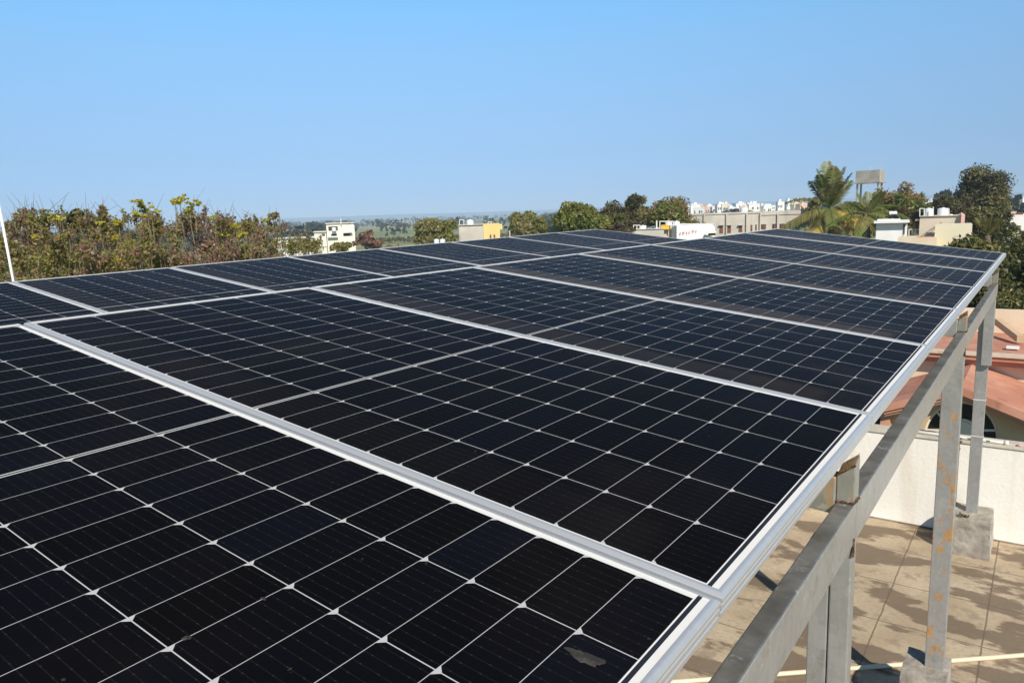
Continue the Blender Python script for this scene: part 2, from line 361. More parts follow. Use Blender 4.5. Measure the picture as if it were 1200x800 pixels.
M_PINK = wall_mat('pink_paint', (.60,.36,.30), (.66,.42,.36), .5, .2)
M_BROWNW = plain('red_brown_door', (.16,.06,.035), .7)
M_TANKW = plain('white_plastic_tank', (.74,.77,.79), .45)
M_TANKB = plain('black_plastic_tank', (.03,.03,.032), .5)
M_YBOX = plain('yellow_crate_plastic', (.80,.45,.03), .5)
M_STEELW = plain('white_painted_pipe', (.70,.68,.62), .5)
M_PVC = plain('cream_plastic_pipe', (.72,.62,.44), .5)
M_REDP = plain('faded_red_paint', (.70,.32,.33), .8)
M_MUD = wall_mat('dried_mud', (.018,.016,.014), (.05,.044,.037), 40, .3)
M_BARK = wall_mat('bark', (.10,.075,.05), (.17,.13,.095), 3, .5, (.05,.04,.03), .95, .5, .6, 20)
M_STALK = plain('pale_stalk', (.20,.155,.095), .8)
M_TOWN = [wall_mat('town_white', (.74,.74,.72), (.80,.80,.78), .2, .2), wall_mat('town_cream', (.72,.62,.46), (.76,.67,.52), .2, .2),
          wall_mat('town_blue', (.46,.60,.72), (.52,.66,.76), .2, .2), wall_mat('town_peach', (.70,.47,.33), (.74,.52,.38), .2, .2)]
M_WIN = plain('dark_opening', (.035,.03,.028), .6)

G1 = [(0.131,0.175,0.038), (0.190,0.231,0.052), (0.096,0.138,0.032), (0.254,0.280,0.071), (0.157,0.195,0.047)]
G2 = [(0.290,0.293,0.065), (0.224,0.244,0.051), (0.343,0.280,0.065), (0.158,0.182,0.039)]
BR = [(0.338,0.187,0.112), (0.259,0.149,0.112), (0.420,0.248,0.149), (0.221,0.136,0.100), (0.362,0.224,0.174)]
RD_ = [(0.390,0.146,0.071), (0.293,0.171,0.071), (0.244,0.208,0.059), (0.195,0.208,0.052)]
DK = [(0.052,0.066,0.021), (0.078,0.091,0.027), (0.111,0.112,0.032), (0.063,0.077,0.026), (0.157,0.141,0.041)]
OL = [(0.230,0.210,0.074), (0.300,0.265,0.095), (0.185,0.177,0.060), (0.345,0.289,0.118)]
YL = [(.50,.44,.035), (.42,.40,.04), (.55,.46,.05), (.36,.36,.05)]
YG = [(.36,.32,.10), (.28,.27,.085), (.39,.33,.15), (.24,.24,.075)]
L_SHRUB = [leaf_mat('leaves_dry_mixed', BR+BR[:2]+G2[:2]+YG[:2], G2+YG[:2]+BR[:1], .9, .35), leaf_mat('leaves_green_brown', G2+YG[:3], BR[:2]+G2[:2]+YG[:1], .8, .35), leaf_mat('leaves_purple_dry', BR+[(.30,.17,.15),(.26,.22,.12)], OL+YG[:3], 1.0, .35)]
L_YEL = leaf_mat('yellow_flowers', YL, YL[1:]+YL[:1], 2, .2)
L_BRIGHT = leaf_mat('leaves_bright_green', G1+[(.09,.14,.025)], G2, .3, .3)
L_OLIVE = leaf_mat('leaves_olive', OL, G2, .3, .3)
L_DARK = leaf_mat('leaves_dark_green', DK, DK[1:]+OL[:2], .5, .25)
L_REDG = leaf_mat('leaves_red_green', RD_, G1[:4], .35, .3)
L_BROWN = leaf_mat('leaves_brown_green', [(.10,.07,.04),(.08,.07,.03),(.12,.08,.05)], G1, .35, .3, .5, .7)
L_EUC = leaf_mat('leaves_grey_green', OL+[(.10,.105,.05)], [(.09,.09,.04),(.12,.115,.055),(.07,.075,.03)], .4, .3)
L_PALM = leaf_mat('palm_leaflets_green', [(0.134,0.195,0.040), (0.190,0.248,0.055), (0.246,0.273,0.065)], OL[:3], .4, .25)
L_PALMY = leaf_mat('palm_leaflets_yellowing', [(0.550,0.406,0.079), (0.464,0.359,0.079), (0.550,0.455,0.114)], [(.13,.12,.03),(.10,.10,.025)], .3, .25)
L_FAR = leaf_mat('far_leaves', [(.04,.052,.022),(.055,.068,.028),(.035,.047,.022)], [(.08,.08,.04),(.065,.06,.035)], .004, .15)

# ------------------------------------------------------------------ ground, hills, haze
def make_ground():
    m, nt, b = new_mat('plain_of_fields'); co = coord(nt)
    v = nt.nodes.new('ShaderNodeTexVoronoi'); v.inputs['Scale'].default_value = 1.0
    nt.links.new(scaled(nt, co, (.009, .0055, 1)), v.inputs[0])
    sp = nt.nodes.new('ShaderNodeSeparateColor'); nt.links.new(v.outputs['Color'], sp.inputs[0])
    f = ramp(nt, sp.outputs[0], [(0, (.19,.23,.05)), (.25, (.25,.26,.07)), (.45, (.36,.28,.11)), (.6, (.14,.19,.045)), (.8, (.28,.27,.09)), (.92, (.40,.30,.14))], 'CONSTANT')
    c = mixc(nt, mth(nt, 'MULTIPLY', noise(nt, .02, 6, co), .6), f, (.10,.105,.04))
    c = mixc(nt, sstep(nt, noise(nt, .003, 4, co), .52, .66), c, (.075,.085,.035))
    nt.links.new(c, b.inputs['Base Color']); b.inputs['Roughness'].default_value = 1.0; return m
g = MB()
N = 60; xs = np.concatenate([-np.geomspace(7000, 20, N//2), [0], np.geomspace(20, 7000, N//2)]); n1 = len(xs)
gv = [(x, y, 0.0) for y in xs for x in xs]
g.add(gv, [(j*n1+i, j*n1+i+1, (j+1)*n1+i+1, (j+1)*n1+i) for j in range(n1-1) for i in range(n1-1)])
tag(g.build('ground', make_ground(), fix=False), kind='structure', label='flat plain of pale green and straw coloured fields')
rng = np.random.default_rng(7)
hm = MB(); K = 160; vs = []
hx = np.linspace(-6200, 6200, K); prof = np.zeros(K)
for fq, am in ((1.3, .5), (3.1, .3), (7.7, .2), (17, .12), (40, .07)):
    prof += am*np.sin(hx/6200*math.pi*fq + rng.uniform(0, 6))
prof = 30 + 13*(prof+1)/2
for x, h in zip(hx, prof):
    y0 = 5200 + 220*math.sin(x*.0013)
    vs += [(x, y0-500, -.5), (x, y0-220, h*.55), (x, y0, h), (x, y0+500, h*.6), (x, y0+900, -.5)]
hm.add(vs, [(i*5+k, (i+1)*5+k, (i+1)*5+k+1, i*5+k+1) for i in range(K-1) for k in range(4)])
tag(hm.build('hills', wall_mat('far_wooded_slopes', (.055,.065,.03), (.10,.10,.05), .012, .3), smooth=True), kind='structure', label='low wooded rise along the horizon')
hz = MB(); hz.box((-6900, -6900, -1.0), (13800,0,0), (0,13800,0), (0,0,76.0))
mh = bpy.data.materials.new('haze'); mh.use_nodes = True; nt = mh.node_tree; nt.nodes.remove(nt.nodes['Principled BSDF'])
pv = nt.nodes.new('ShaderNodeVolumePrincipled'); pv.inputs['Density'].default_value = .00031; pv.inputs['Color'].default_value = (.60,.80,1.0,1); pv.inputs['Anisotropy'].default_value = -.22
nt.links.new(pv.outputs[0], nt.nodes['Material Output'].inputs['Volume'])
tag(hz.build('haze', mh, fix=True), kind='stuff', label='pale blue haze over the far plain')

# ------------------------------------------------------------------ the building we stand on
tf = MB(); TX0, TX1, TY0, TY1 = -6.2, 3.2, -3.5, 7.25
tf.box((TX0, TY0, -.18), (TX1-TX0,0,0), (0,TY1-TY0,0), (0,0,.18))
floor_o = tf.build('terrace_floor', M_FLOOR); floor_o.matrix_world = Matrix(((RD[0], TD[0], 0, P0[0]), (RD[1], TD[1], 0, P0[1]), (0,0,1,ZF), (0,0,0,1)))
tag(floor_o, kind='structure', label='sandy terrace floor with dark blotches and tile joints')
bb = MB(); bb.box(fr(TX0+.05, TY0+.05, -ZC), RD*(TX1-TX0-.1), TD*(TY1-TY0-.1), ZV*(ZF-.185))
tag(bb.build('terrace_building', M_CREAM), 'cream building whose flat roof carries the solar panels', 'building')
pw = MB(); pw.box(fr(TX0, 7.05, ZF-ZC+.003), RD*(TX1-TX0), TD*.2, ZV*.90)
kp = Kit('parapet_wall', 'low whitewashed parapet wall along the terrace edge', 'wall', fr(0, 7.05, ZF-ZC))
kp.part('wall', pw, M_PARA, bevel=.012)
cpm = MB(); cpm.box(fr(TX0, 7.035, ZF-ZC+.906), RD*(TX1-TX0), TD*.23, ZV*.02); kp.part('coping', cpm, wall_mat('coping_cement', (.50,.46,.38), (.62,.57,.48), 4, .3))

# concrete footings
def footing(lat0, lat1, t0, t1, h, label):
    z0 = ZF-ZC
    m = MB(); n = 6
    c = [fr(lat0-.015, t0-.015, z0-.02), fr(lat1+.015, t0-.015, z0-.02), fr(lat1+.015, t1+.015, z0-.02), fr(lat0-.015, t1+.015, z0-.02),
         fr(lat0, t0, z0+h), fr(lat1, t0, z0+h), fr(lat1, t1, z0+h*.985), fr(lat0, t1, z0+h*.985)]
    m.hexa(c); base = fr((lat0+lat1)/2, (t0+t1)/2, z0)
    k = Kit('concrete_footing', label, 'footing', base, 'concrete footings under the steel posts')
    o = k.part('block', m, M_BLOCK)
    s = o.modifiers.new('sub', 'SUBSURF'); s.subdivision_type = 'SIMPLE'; s.levels = 4; s.render_levels = 4
    tx = bpy.data.textures.new('rough', 'CLOUDS'); tx.noise_scale = .09; d = o.modifiers.new('d', 'DISPLACE'); d.texture = tx; d.strength = .022; d.mid_level = .5
    return k

# ------------------------------------------------------------------ solar panels
def frame_mesh():
    prof = [(0,-.035), (0,-.0275), (.0018,-.0265), (.0018,-.0225), (0,-.0215), (0,-.015), (.0018,-.014), (.0018,-.011), (0,-.010), (0,-.0055), (.0012,-.0035),
            (.0055,-.0006), (.0075,0), (LIP,0), (LIP,-.006), (.004,-.0065), (.004,-.033), (.022,-.033), (.022,-.035)]
    m = MB(); n = len(prof); vs = []
    for sx, sy in ((-1,-1), (1,-1), (1,1), (-1,1)):
        for d, z in prof: vs.append((sx*(PL/2-d), sy*(PT/2-d), z))
    fs = []
    for c in range(4):
        c2 = (c+1) % 4
        for i in range(n): j = (i+1) % n; fs.append((c*n+i, c2*n+i, c2*n+j, c*n+j))
    m.add(vs, fs); return m.mesh('frame', M_ALU, fix=True)
def sheet_mesh():
    m = MB(); a, b = PL/2-.0105, PT/2-.0105
    m.box((-a, -b, -.0055), (2*a,0,0), (0,2*b,0), (0,0,.0037)); return m.mesh('cell_sheet', M_CELL)
ME_F, ME_S = frame_mesh(), sheet_mesh()
S = 1.046
ORD = ['first', 'second', 'third', 'fourth', 'fifth', 'sixth', 'seventh', 'eighth']
def panel(Mx, Pw, flip, label, group, alpha, jit):
    o = thing('photovoltaic_module', label, 'solar panel', Pw, group)
    R = Mx.copy()
    if flip: R = np.stack([-R[:,0], -R[:,1], R[:,2]], 1)
    mt = Matrix(((R[0,0],R[0,1],R[0,2],Pw[0]), (R[1,0],R[1,1],R[1,2],Pw[1]), (R[2,0],R[2,1],R[2,2],Pw[2]), (0,0,0,1)))
    o.matrix_world = mt @ Matrix.Rotation(jit, 4, 'Z')
    for nm, me in (('frame', ME_F), ('cell_sheet', ME_S)):
        c = bpy.data.objects.new(nm, me); COL.objects.link(c); c.parent = o
        c.color = (1,1,1,alpha)
    return o
rr = random.Random(3)
GA, GB = 'solar panels of the near upper row', 'solar panels of the lower row behind'
for i in range(8):
    tc = (i-1+.5)*S
    c = P0 + MA@np.array([-PL/2, tc, rr.uniform(-.0015, .0015)]) + UPZ
    lab = {0: 'black solar panel closest to the camera, cut off by the bottom of the photo', 1: 'black solar panel second from the camera in the near upper row',
           7: 'solar panel at the far end of the near upper row, beside the palm trees'}.get(i, 'dusty black solar panel, %s from the camera in the near upper row' % ORD[i])
    panel(MA, c, False, lab, GA, [0, .12, .5, 1, 1, 1, 1, 1][i], 0)
for i in range(8):
    tc = (i-1+.5)*S
    c = PB + MB_@np.array([PL/2, tc, rr.uniform(-.002, .002)]) + UPZ
    lab = {0: 'solar panel at the left edge of the photo beside the white pole', 7: 'solar panel at the far end of the lower row, in front of the big trees'}.get(i, 'solar panel in the lower row behind, %s from the left edge of the photo' % ORD[i])
    panel(MB_, c, False, lab, GB, .3, 0)

# dried mud spots and droppings on the glass
def splat(px, py, r, mat, label, el=1.0, seed=0):
    C = MA.T@(-P0); d = MA.T@ray(px, py); q = C + d*((-.0018-C[2])/d[2]); c = P0 + MA@q + UPZ
    g = random.Random(seed); m = MB(); n = 44; ring = []; ph = [g.uniform(0, 6.28) for _ in range(5)]
    for k in range(n):
        a = 2*math.pi*k/n; rr_ = r*(1+sum(am*math.sin(fq*a+p_) for fq, am, p_ in zip((2,3,5,8,13), (.16,.14,.10,.07,.05), ph))); ring.append((rr_*math.cos(a)*el, rr_*math.sin(a), 0.0002))
    top = [(x*.8, y*.8, .0006+.0004*g.random()) for x, y, z in ring]
    m.add(ring+top+[(0,0,.0011)], [(k, (k+1) % n, n+(k+1) % n, n+k) for k in range(n)] + [(n+k, n+(k+1) % n, 2*n) for k in range(n)])
    o = m.build('mud_spot', mat, fix=False)
    o.matrix_world = Matrix(((MA[0,0],MA[0,1],MA[0,2],c[0]), (MA[1,0],MA[1,1],MA[1,2],c[1]), (MA[2,0],MA[2,1],MA[2,2],c[2]), (0,0,0,1)))
    tag(o, label, 'mud spot', 'dried spots on the nearest panel')
splat(686, 770, .011, M_MUD, 'wide grey brown mud smudge on the nearest panel by its right edge', 1.9, 1)
splat(219, 747, .0045, M_MUD, 'round grey dried drop at a white cell corner of the nearest panel', 1.0, 2)
splat(309, 701, .0032, M_MUD, 'tiny brown dried drop in the middle of a black cell', 1.1, 3)

# ------------------------------------------------------------------ steel support frames
LATO = -.025; BW, BH, ZT = .043, .11, -.741
ZFL = ZF - ZC
POSTS = [1.0, 3.92, 6.78]
k = Kit('panel_support_frame', 'galvanised steel frame of beams and rust spotted posts under the near upper panels', 'steel frame', fr(-.05, 3.9, ZFL), 'steel frames under the panel rows')
SL = -MA[2,0]/math.hypot(MA[0,0], MA[1,0])         # rise per metre away from the right edge
for a, b2 in ((-1.4, 1.02), (1.026, 3.93), (3.936, 6.84)):
    m = MB(); m.box(fr(LATO-BW, a, ZT-BH), RD*BW, TD*(b2-a), ZV*BH); k.part('beam', m, M_GALV, bevel=.004)
foot_h = [.30, .36, .32]
for j, t0 in enumerate(POSTS):
    mat = [M_GALV, M_GALVR, M_GALV][j]
    m = MB(); zb = ZFL + foot_h[j] - .03
    if j == 1:
        m.box(fr(LATO-.104, t0, zb), RD*.103, TD*.05, ZV*(ZT-BH-.002-zb)); k.part('post', m, mat, bevel=.004)
    elif j < 1:
        m.box(fr(LATO-.0515, t0, zb), RD*.05, TD*.05, ZV*(ZT-BH-.002-zb)); m.box(fr(LATO-.104, t0+.002, zb), RD*.05, TD*.05, ZV*(ZT-BH-.002-zb))
        k.part('post', m, mat, bevel=.004)
    else:
        m.box(fr(LATO-.085, t0, -1.47), RD*.08, TD*.05, ZV*(ZT-BH-.002+1.47)); k.part('post', m, mat, bevel=.004)
        m = MB(); m.box(fr(LATO-.125, t0+.055, zb), RD*.095, TD*.05, ZV*(ZT-BH-.03-zb)); o = k.part('post', m, M_GALV, bevel=.004)
        for z in (-1.80, -2.14):
            w = MB()
            for u, v, du, dv in ((-.128, .052, .101, .002), (-.128, .106, .101, .002), (-.1285, .052, .002, .056), (-.029, .052, .002, .056)):
                w.box(fr(LATO+u, t0+v, z), RD*du, TD*dv, ZV*.006)
            k.part('cable_tie', w, M_TANKW, parent=o)
    # stub standing on the beam, cut off to the slope of the panels
    zt = -.638; e = -.032
    m = MB(); a, b2, c0, c1 = LATO-BW, LATO-.001, t0-.005, t0+.05
    m.hexa([fr(a,c0,ZT+.001), fr(b2,c0,ZT+.001), fr(b2,c1,ZT+.001), fr(a,c1,ZT+.001), fr(a,c0,zt+e), fr(b2,c0,zt), fr(b2,c1,zt+.012), fr(a,c1,zt+e+.012)], 0)
    st = k.part('stub', m, M_GALVS, bevel=.003)
    w = MB(); g = random.Random(j)
    w.tube([fr(a+(b2-a)*q/8, c0-.0005, zt+e*(1-q/8)+g.uniform(-.002,.001)) for q in range(9)], [.0016+.0018*g.random() for q in range(9)], 6)
    k.part('cut_edge', w, M_WELD, parent=st)
    m = MB(); m.hexa([fr(a+.001,c0+.001,zt+e+.0005), fr(b2-.001,c0+.001,zt+.0005), fr(b2-.001,c1-.001,zt+.0125), fr(a+.001,c1-.001,zt+e+.0125), fr(a+.001,c0+.001,zt+e+.0025), fr(b2-.001,c0+.001,zt+.0025), fr(b2-.001,c1-.001,zt+.0145), fr(a+.001,c1-.001,zt+e+.0145)]); k.part('cut_face', m, M_CUT, parent=st)
    for pts, rr_ in (([fr(a+(b2-a)*q/10, c0-.0015, ZT+.002+g.uniform(-.0015,.002)) for q in range(11)], .0022), ([fr(b2+.001, c0+(c1-c0)*q/6-.004, ZT+.003+g.uniform(-.002,.004)) for q in range(7)], .0026),
                     ([fr(b2+.001, c0+.004+g.uniform(-.003,.003), ZT-BH+.02-.012*q) for q in range(5)], .0024)):
        w = MB(); w.tube(pts, [rr_+.0024*g.random() for _ in pts], 6); k.part('weld', w, M_WELD, parent=st)
    # sloping cross beam to the rear row
    L = 2.0; z0 = -.675; m = MB()
    ax = -RD*L + ZV*(SL*L)
    m.box(fr(LATO-BW-.001, t0-.01, z0-.10), ax, TD*.05, ZV*.10); k.part('cross_beam', m, M_GALVS if j == 0 else M_GALV, bevel=.004)
    zr = z0 + SL*1.95 - .10
    m = MB(); m.box(fr(-2.06, t0-.01, ZFL+.02), RD*.1, TD*.05, ZV*(zr-ZFL-.03)); k.part('post', m, M_GALV, bevel=.004)
    for lat in (-.5, -1.6):
        zz = z0 + SL*(-lat-.068)
        m = MB(); m.box(fr(lat-.02, t0-.005, zz+.001), RD*.04, TD*.04, ZV*.055); k.part('stub', m, M_GALV)
for lat in (-.5, -1.6):
    zz = -.675 + SL*(-lat-.068) + .058
    m = MB(); m.box(fr(lat-.02, -1.4, zz), RD*.04, TD*8.6, ZV*.03); k.part('purlin', m, M_GALV)
k = Kit('panel_support_frame', 'galvanised steel frame carrying the lower panel row behind', 'steel frame', fr(-3.9, 3.9, ZFL), 'steel frames under the panel rows')
def pbw(r, t, n): return PB + MB_@np.array([r, t, n]) + UPZ
for r in (.45, 1.65):
    m = MB(); m.box(pbw(r-.02, -1.1, -.085), MB_[:,0]*.04, MB_[:,1]*8.4, MB_[:,2]*.048); k.part('purlin', m, M_GALV)
for t0 in (-.6, 2.2, 4.9, 7.1):
    m = MB(); m.box(pbw(.1, t0, -.18), MB_[:,0]*1.9, MB_[:,1]*.05, MB_[:,2]*.09); k.part('cross_beam', m, M_GALV)
    for r in (.18, 1.9):
        p = pbw(r, t0, -.18); m = MB(); m.box(np.array([p[0], p[1], ZF+.002]), RD*.06, TD*.05, ZV*(p[2]-ZF)); k.part('post', m, M_GALV)
footing(-.24, .0, 3.80, 4.10, .36, 'grey concrete footing under the rust spotted middle post')
footing(-.25, .06, 6.55, 7.04, .32, 'rough concrete footing set against the white parapet wall')
footing(-.22, .03, .90, 1.15, .30, 'concrete footing under the nearest steel post')

# pipe on the floor, conduit on the parapet, white pole
a, b2 = onz(770, 800, ZF+.02), onz(1240, 764, ZF+.02)
m = MB(); m.tube([a+(b2-a)*q for q in np.linspace(-.6, 1.5, 12)], .016, 10)
tag(m.build('plastic_pipe', M_PVC, smooth=True), 'long cream plastic pipe lying across the terrace floor', 'pipe')
zc = ZF+.926
m = MB(); m.tube([fr(-.85, 7.10, zc-ZC+.018), fr(-.4, 7.09, zc-ZC+.02), fr(.03, 7.09, zc-ZC+.018), fr(.12, 7.09, zc-ZC+.018)], .016, 10)
kk = Kit('conduit_pipe', 'short white conduit pipe lying along the parapet top behind a post', 'pipe', fr(-.3, 7.09, zc-ZC))
kk.part('tube', m, M_STEELW, smooth=True)
m = MB(); m.tube([fr(.10, 7.09, zc-ZC+.018), fr(.135, 7.09, zc-ZC+.018)], .022, 10); kk.part('end_socket', m, M_STEELW, smooth=True)
m = MB(); pts = [fr(-.25+.04*q, 7.075+.012*math.sin(q*1.7), zc-ZC+.012+.01*abs(math.sin(q*2.3))) for q in range(7)]; m.tube(pts, .006, 6)
tag(m.build('green_cable', plain('green_cable_jacket', (.02,.14,.09), .5), smooth=True), 'green cable looped beside the conduit on the parapet', 'cable')
m = MB(); m.tube([fr(-.1+.06*q, 7.10+.006*math.sin(q*1.3), zc-ZC+.006) for q in range(12)], .004, 6)
kk = Kit('black_cable', 'thin dark cable with a red plug on the parapet top', 'cable', fr(.2, 7.1, zc-ZC))
kk.part('wire', m, M_STEELW, smooth=True); m = MB(); m.tube([fr(.20, 7.09, zc-ZC+.012), fr(.235, 7.09, zc-ZC+.012)], .011, 8); kk.part('plug', m, M_REDP, smooth=True)
p1, p2 = at(16, 331, 7.6), at(-4, 226, 7.6); d = (p2-p1)
m = MB(); m.tube([p1-d*2.6, p1, p2], .0125, 10)
tag(m.build('white_pole', M_TANKW, smooth=True), 'thin white leaning pole behind the lower panels at the left edge of the photo', 'pole')

# ------------------------------------------------------------------ neighbouring house beyond the parapet
TG = 16.0
hb = lt(ht(1122, 500, TG)); kh = Kit('neighbour_house', 'cream house with terracotta roofs and an arched window beyond the parapet', 'house', fr(hb[0], TG, -ZC))
def pl(pts, t): return [ht(x, y, t) for x, y in pts]
cx, cy, R0 = 1126, 514, 44
arch = [(cx+R0*math.cos(a), cy-R0*math.sin(a)) for a in np.linspace(0, math.pi, 25)]
m = MB(); m.prism(pl([(1040,900),(1040,481),(1126,461),(1230,503),(1230,900)], TG), [pl(arch+[(cx-R0, 600),(cx+R0, 600)], TG)], TD*.35); kh.part('gable_wall', m, M_TAN)
win = MB(); win.prism(pl([(cx+R0*1.02*math.cos(a), cy-R0*1.02*math.sin(a)) for a in np.linspace(0, math.pi, 25)]+[(cx-R0*1.02, 600),(cx+R0*1.02, 600)], TG+.18), [], TD*.02)
wo_ = kh.part('arched_window', win, M_DARKGLASS)
def ringp(r0, r1, t, th, n=25, a0=0, a1=math.pi):
    A_ = np.linspace(a0, a1, n)
    return [(cx+r1*math.cos(a), cy-r1*math.sin(a)) for a in A_] + [(cx+r0*math.cos(a), cy-r0*math.sin(a)) for a in A_[::-1]]
fm = MB(); fm.prism(pl(ringp(R0-2.6, R0+1.2, 0, 0), TG+.10), [], TD*.07)
fm.prism(pl(ringp(21, 23.5, 0, 0), TG+.105), [], TD*.06)
for a in (math.radians(48), math.radians(132), math.radians(90)):
    ca, sa = math.cos(a), math.sin(a); nx, ny = -sa*1.1, -ca*1.1
    fm.prism(pl([(cx+24*ca+nx, cy-24*sa+ny), (cx+43*ca+nx, cy-43*sa+ny), (cx+43*ca-nx, cy-43*sa-ny), (cx+24*ca-nx, cy-24*sa-ny)], TG+.112), [], TD*.05)
for s_ in (-1, 1):
    fm.prism(pl([(cx+s_*24, cy-11), (cx+s_*43, cy-11), (cx+s_*43, cy-8.6), (cx+s_*24, cy-8.6)], TG+.115), [], TD*.05)
kh.part('window_frame', fm, M_FRAMEW, parent=wo_)
m = MB(); m.prism(pl([(cx+20.5*math.cos(a), cy-20.5*math.sin(a)) for a in np.linspace(0, math.pi, 20)]+[(cx-20.5, 600),(cx+20.5, 600)], TG+.13), [], TD*.04); kh.part('window_panel', m, M_FRAMEW, parent=wo_)
m = MB(); TF = 15.55; DP = 2.6
for e0, e1 in (((1034,474),(1126,453)), ((1126,453),(1228,494))):
    a, b2 = ht(*e0, TF), ht(*e1, TF); m.hexa([a-ZV*.16, b2-ZV*.16, b2-ZV*.16+TD*DP, a-ZV*.16+TD*DP, a, b2, b2+TD*DP, a+TD*DP])
kh.part('porch_roof', m, M_TERRA)
m = MB()
for dz, dt, hh in ((.165, .05, .06), (.23, .10, .05)):
    for e0, e1 in (((1036,473.6),(1126,453)), ((1126,453),(1226,493.2))):
        a, b2 = ht(*e0, TF)+TD*dt-ZV*dz, ht(*e1, TF)+TD*dt-ZV*dz; m.hexa([a-ZV*hh, b2-ZV*hh, b2-ZV*hh+TD*.33, a-ZV*hh+TD*.33, a, b2, b2+TD*.33, a+TD*.33])
kh.part('eave_moulding', m, M_SALMON)
TW = 18.2
zt_ = lt(ht(1165, 420, TW))[2]; l0, l1 = lt(ht(1000, 440, TW))[0], 4.2
TU = next(t_ for t_ in np.linspace(TW+.5, TW+12, 400) if lt(ht(1185, 391, t_))[2] <= zt_+.10 or t_ > TW+11.9) if lt(ht(1185, 391, TW))[2] > zt_+.1 else TW+3.2
TU = max(TW+1.2, min(TU, TW+8))
m = MB(); m.box(fr(l0, TW, -ZC), RD*(l1-l0), TD*(TU+.3-TW), ZV*(zt_+ZC)); kh.part('main_wall', m, M_CREAM)
m = MB(); m.box(fr(l0-.1, TW-.35, zt_+.002), RD*(l1-l0+.1), TD*(TU+.35-TW), ZV*.10); m.box(fr(l0-.1, TW-.25, zt_-.12), RD*(l1-l0+.1), TD*.25, ZV*.12)
kh.part('flat_roof', m, M_TERRA)
m = MB(); m.box(fr(l0-.12, TW-.4, zt_+.103), RD*(l1-l0+.12), TD*.30, ZV*.05); kh.part('roof_kerb', m, wall_mat('kerb_cream', (.56,.44,.33), (.62,.5,.38), 2, .3))
zu = lt(ht(1185, 364, TU))[2]; la = lt(ht(1120, 380, TU))[0]
m = MB(); m.box(fr(la-3, TU, zt_+.105), RD*(l1-la+3), TD*.3, ZV*(zu-zt_-.105)); kh.part('upper_wall', m, M_CREAM)
a, b2 = ht(1166, 373, TU-.5), ht(1192, 393, TU-1.6)
m = MB(); m.hexa([a-ZV*.16, a-ZV*.16+RD*.14, b2-ZV*.16+RD*.14, b2-ZV*.16, a, a+RD*.14, b2+RD*.14, b2]); kh.part('stair_stringer', m, M_TAN)
m = MB(); q = onz(1187, 407, zt_+ZC+.102+.06); m.cbox(q, .24, .16, .05, RD, TD, ZV); kh.part('roof_slab', m, M_WHITE)
m = MB(); a = ht(1032, 484, TG-.2); b2 = ht(1043, 484, TG-.2); m.box(np.array([a[0], a[1], 0]), b2-a, TD*.25, ZV*(a[2])); kh.part('pilaster', m, M_SALMON)
m = MB(); a = ht(1022, 489, TG+.1); b2 = ht(1031, 489, TG+.1); m.box(np.array([a[0], a[1], a[2]-.35]), b2-a, TD*.1, ZV*.35); kh.part('window', m, M_DARKGLASS)
m = MB(); a = ht(1012, 484, TG+.2); b2 = ht(1048, 484, TG+.2); m.box(np.array([a[0], a[1], 0]), b2-a, TD*3.5, ZV*a[2]); kh.part('side_wall', m, M_TAN)

# ------------------------------------------------------------------ far and middle buildings
CURX = [None]
def atb(px, py, D):                # like at(), on an upright plane square to the line of sight of the building's middle
    if CURX[0] is None: return at(px, py, D)
    n = ray(CURX[0], 300)*[1,1,0]; n = n/np.linalg.norm(n); C = at(CURX[0], 300, D)-UPZ; d = ray(px, py)
    return d*((n@C)/(n@d)) + UPZ
def wallbox(k, name, x0, x1, ytop, D, depth, mat, yaw=0.0, z0=0.0, ybot=None, parent=None, para=.0):
    """an upright block whose front spans two pixels columns at distance D"""
    a, b_ = atb(x0, ytop, D), atb(x1, ytop, D + (x1-x0)/FPX*D*math.tan(yaw))
    zt2 = a[2]; a2 = np.array([a[0], a[1], z0 if ybot is None else atb(x0, ybot, D)[2]]); ax = np.array([b_[0]-a[0], b_[1]-a[1], 0])
    nn = np.array([-ax[1], ax[0], 0]); nn /= np.linalg.norm(nn)
    m = MB(); m.box(a2, ax, nn*depth, ZV*(zt2-a2[2])); o = k.part(name, m, mat, parent=parent)
    return a2, ax, nn, zt2, o
def opening(k, x0, x1, y0, y1, D, mat=None, name='window', parent=None, proud=.04, yaw=0, xr=None):
    """window or door: a dark pane in a thin surround set on a wall at distance D"""
    a, b_ = atb(x0, y1, D-proud), atb(x1, y1, D-proud); top = atb(x0, y0, D-proud)
    ax = np.array([b_[0]-a[0], b_[1]-a[1], 0]); nn = np.array([-ax[1], ax[0], 0]); nn /= np.linalg.norm(nn)
    m = MB(); m.box(a, ax, nn*(proud-.003), ZV*(top[2]-a[2])); return k.part(name, m, mat or M_WIN, parent=parent)
def tank(px0, px1, y0, y1, D, mat, label, group='rooftop water tanks'):
    c = atb((px0+px1)/2, y1, D); r = (px1-px0)/2/FPX*D; h = (y1-y0)/FPX*D
    m = MB(); pr_ = [(0.0,r*.96), (.04,r), (.3,r), (.33,r*1.03), (.36,r), (.62,r), (.65,r*1.03), (.68,r), (.88,r*.98), (.95,r*.7), (.955,r*.3), (1.0,r*.28)]
    m.tube([c+ZV*h*z for z, _ in pr_], [q for _, q in pr_], 16)
    k_ = Kit('water_tank', label, 'water tank', c, group); k_.part('body', m, mat, smooth=False)
    w = MB(); w.tube([c+ZV*h*.999, c+ZV*h*1.02], r*.3, 12); k_.part('lid', w, mat)
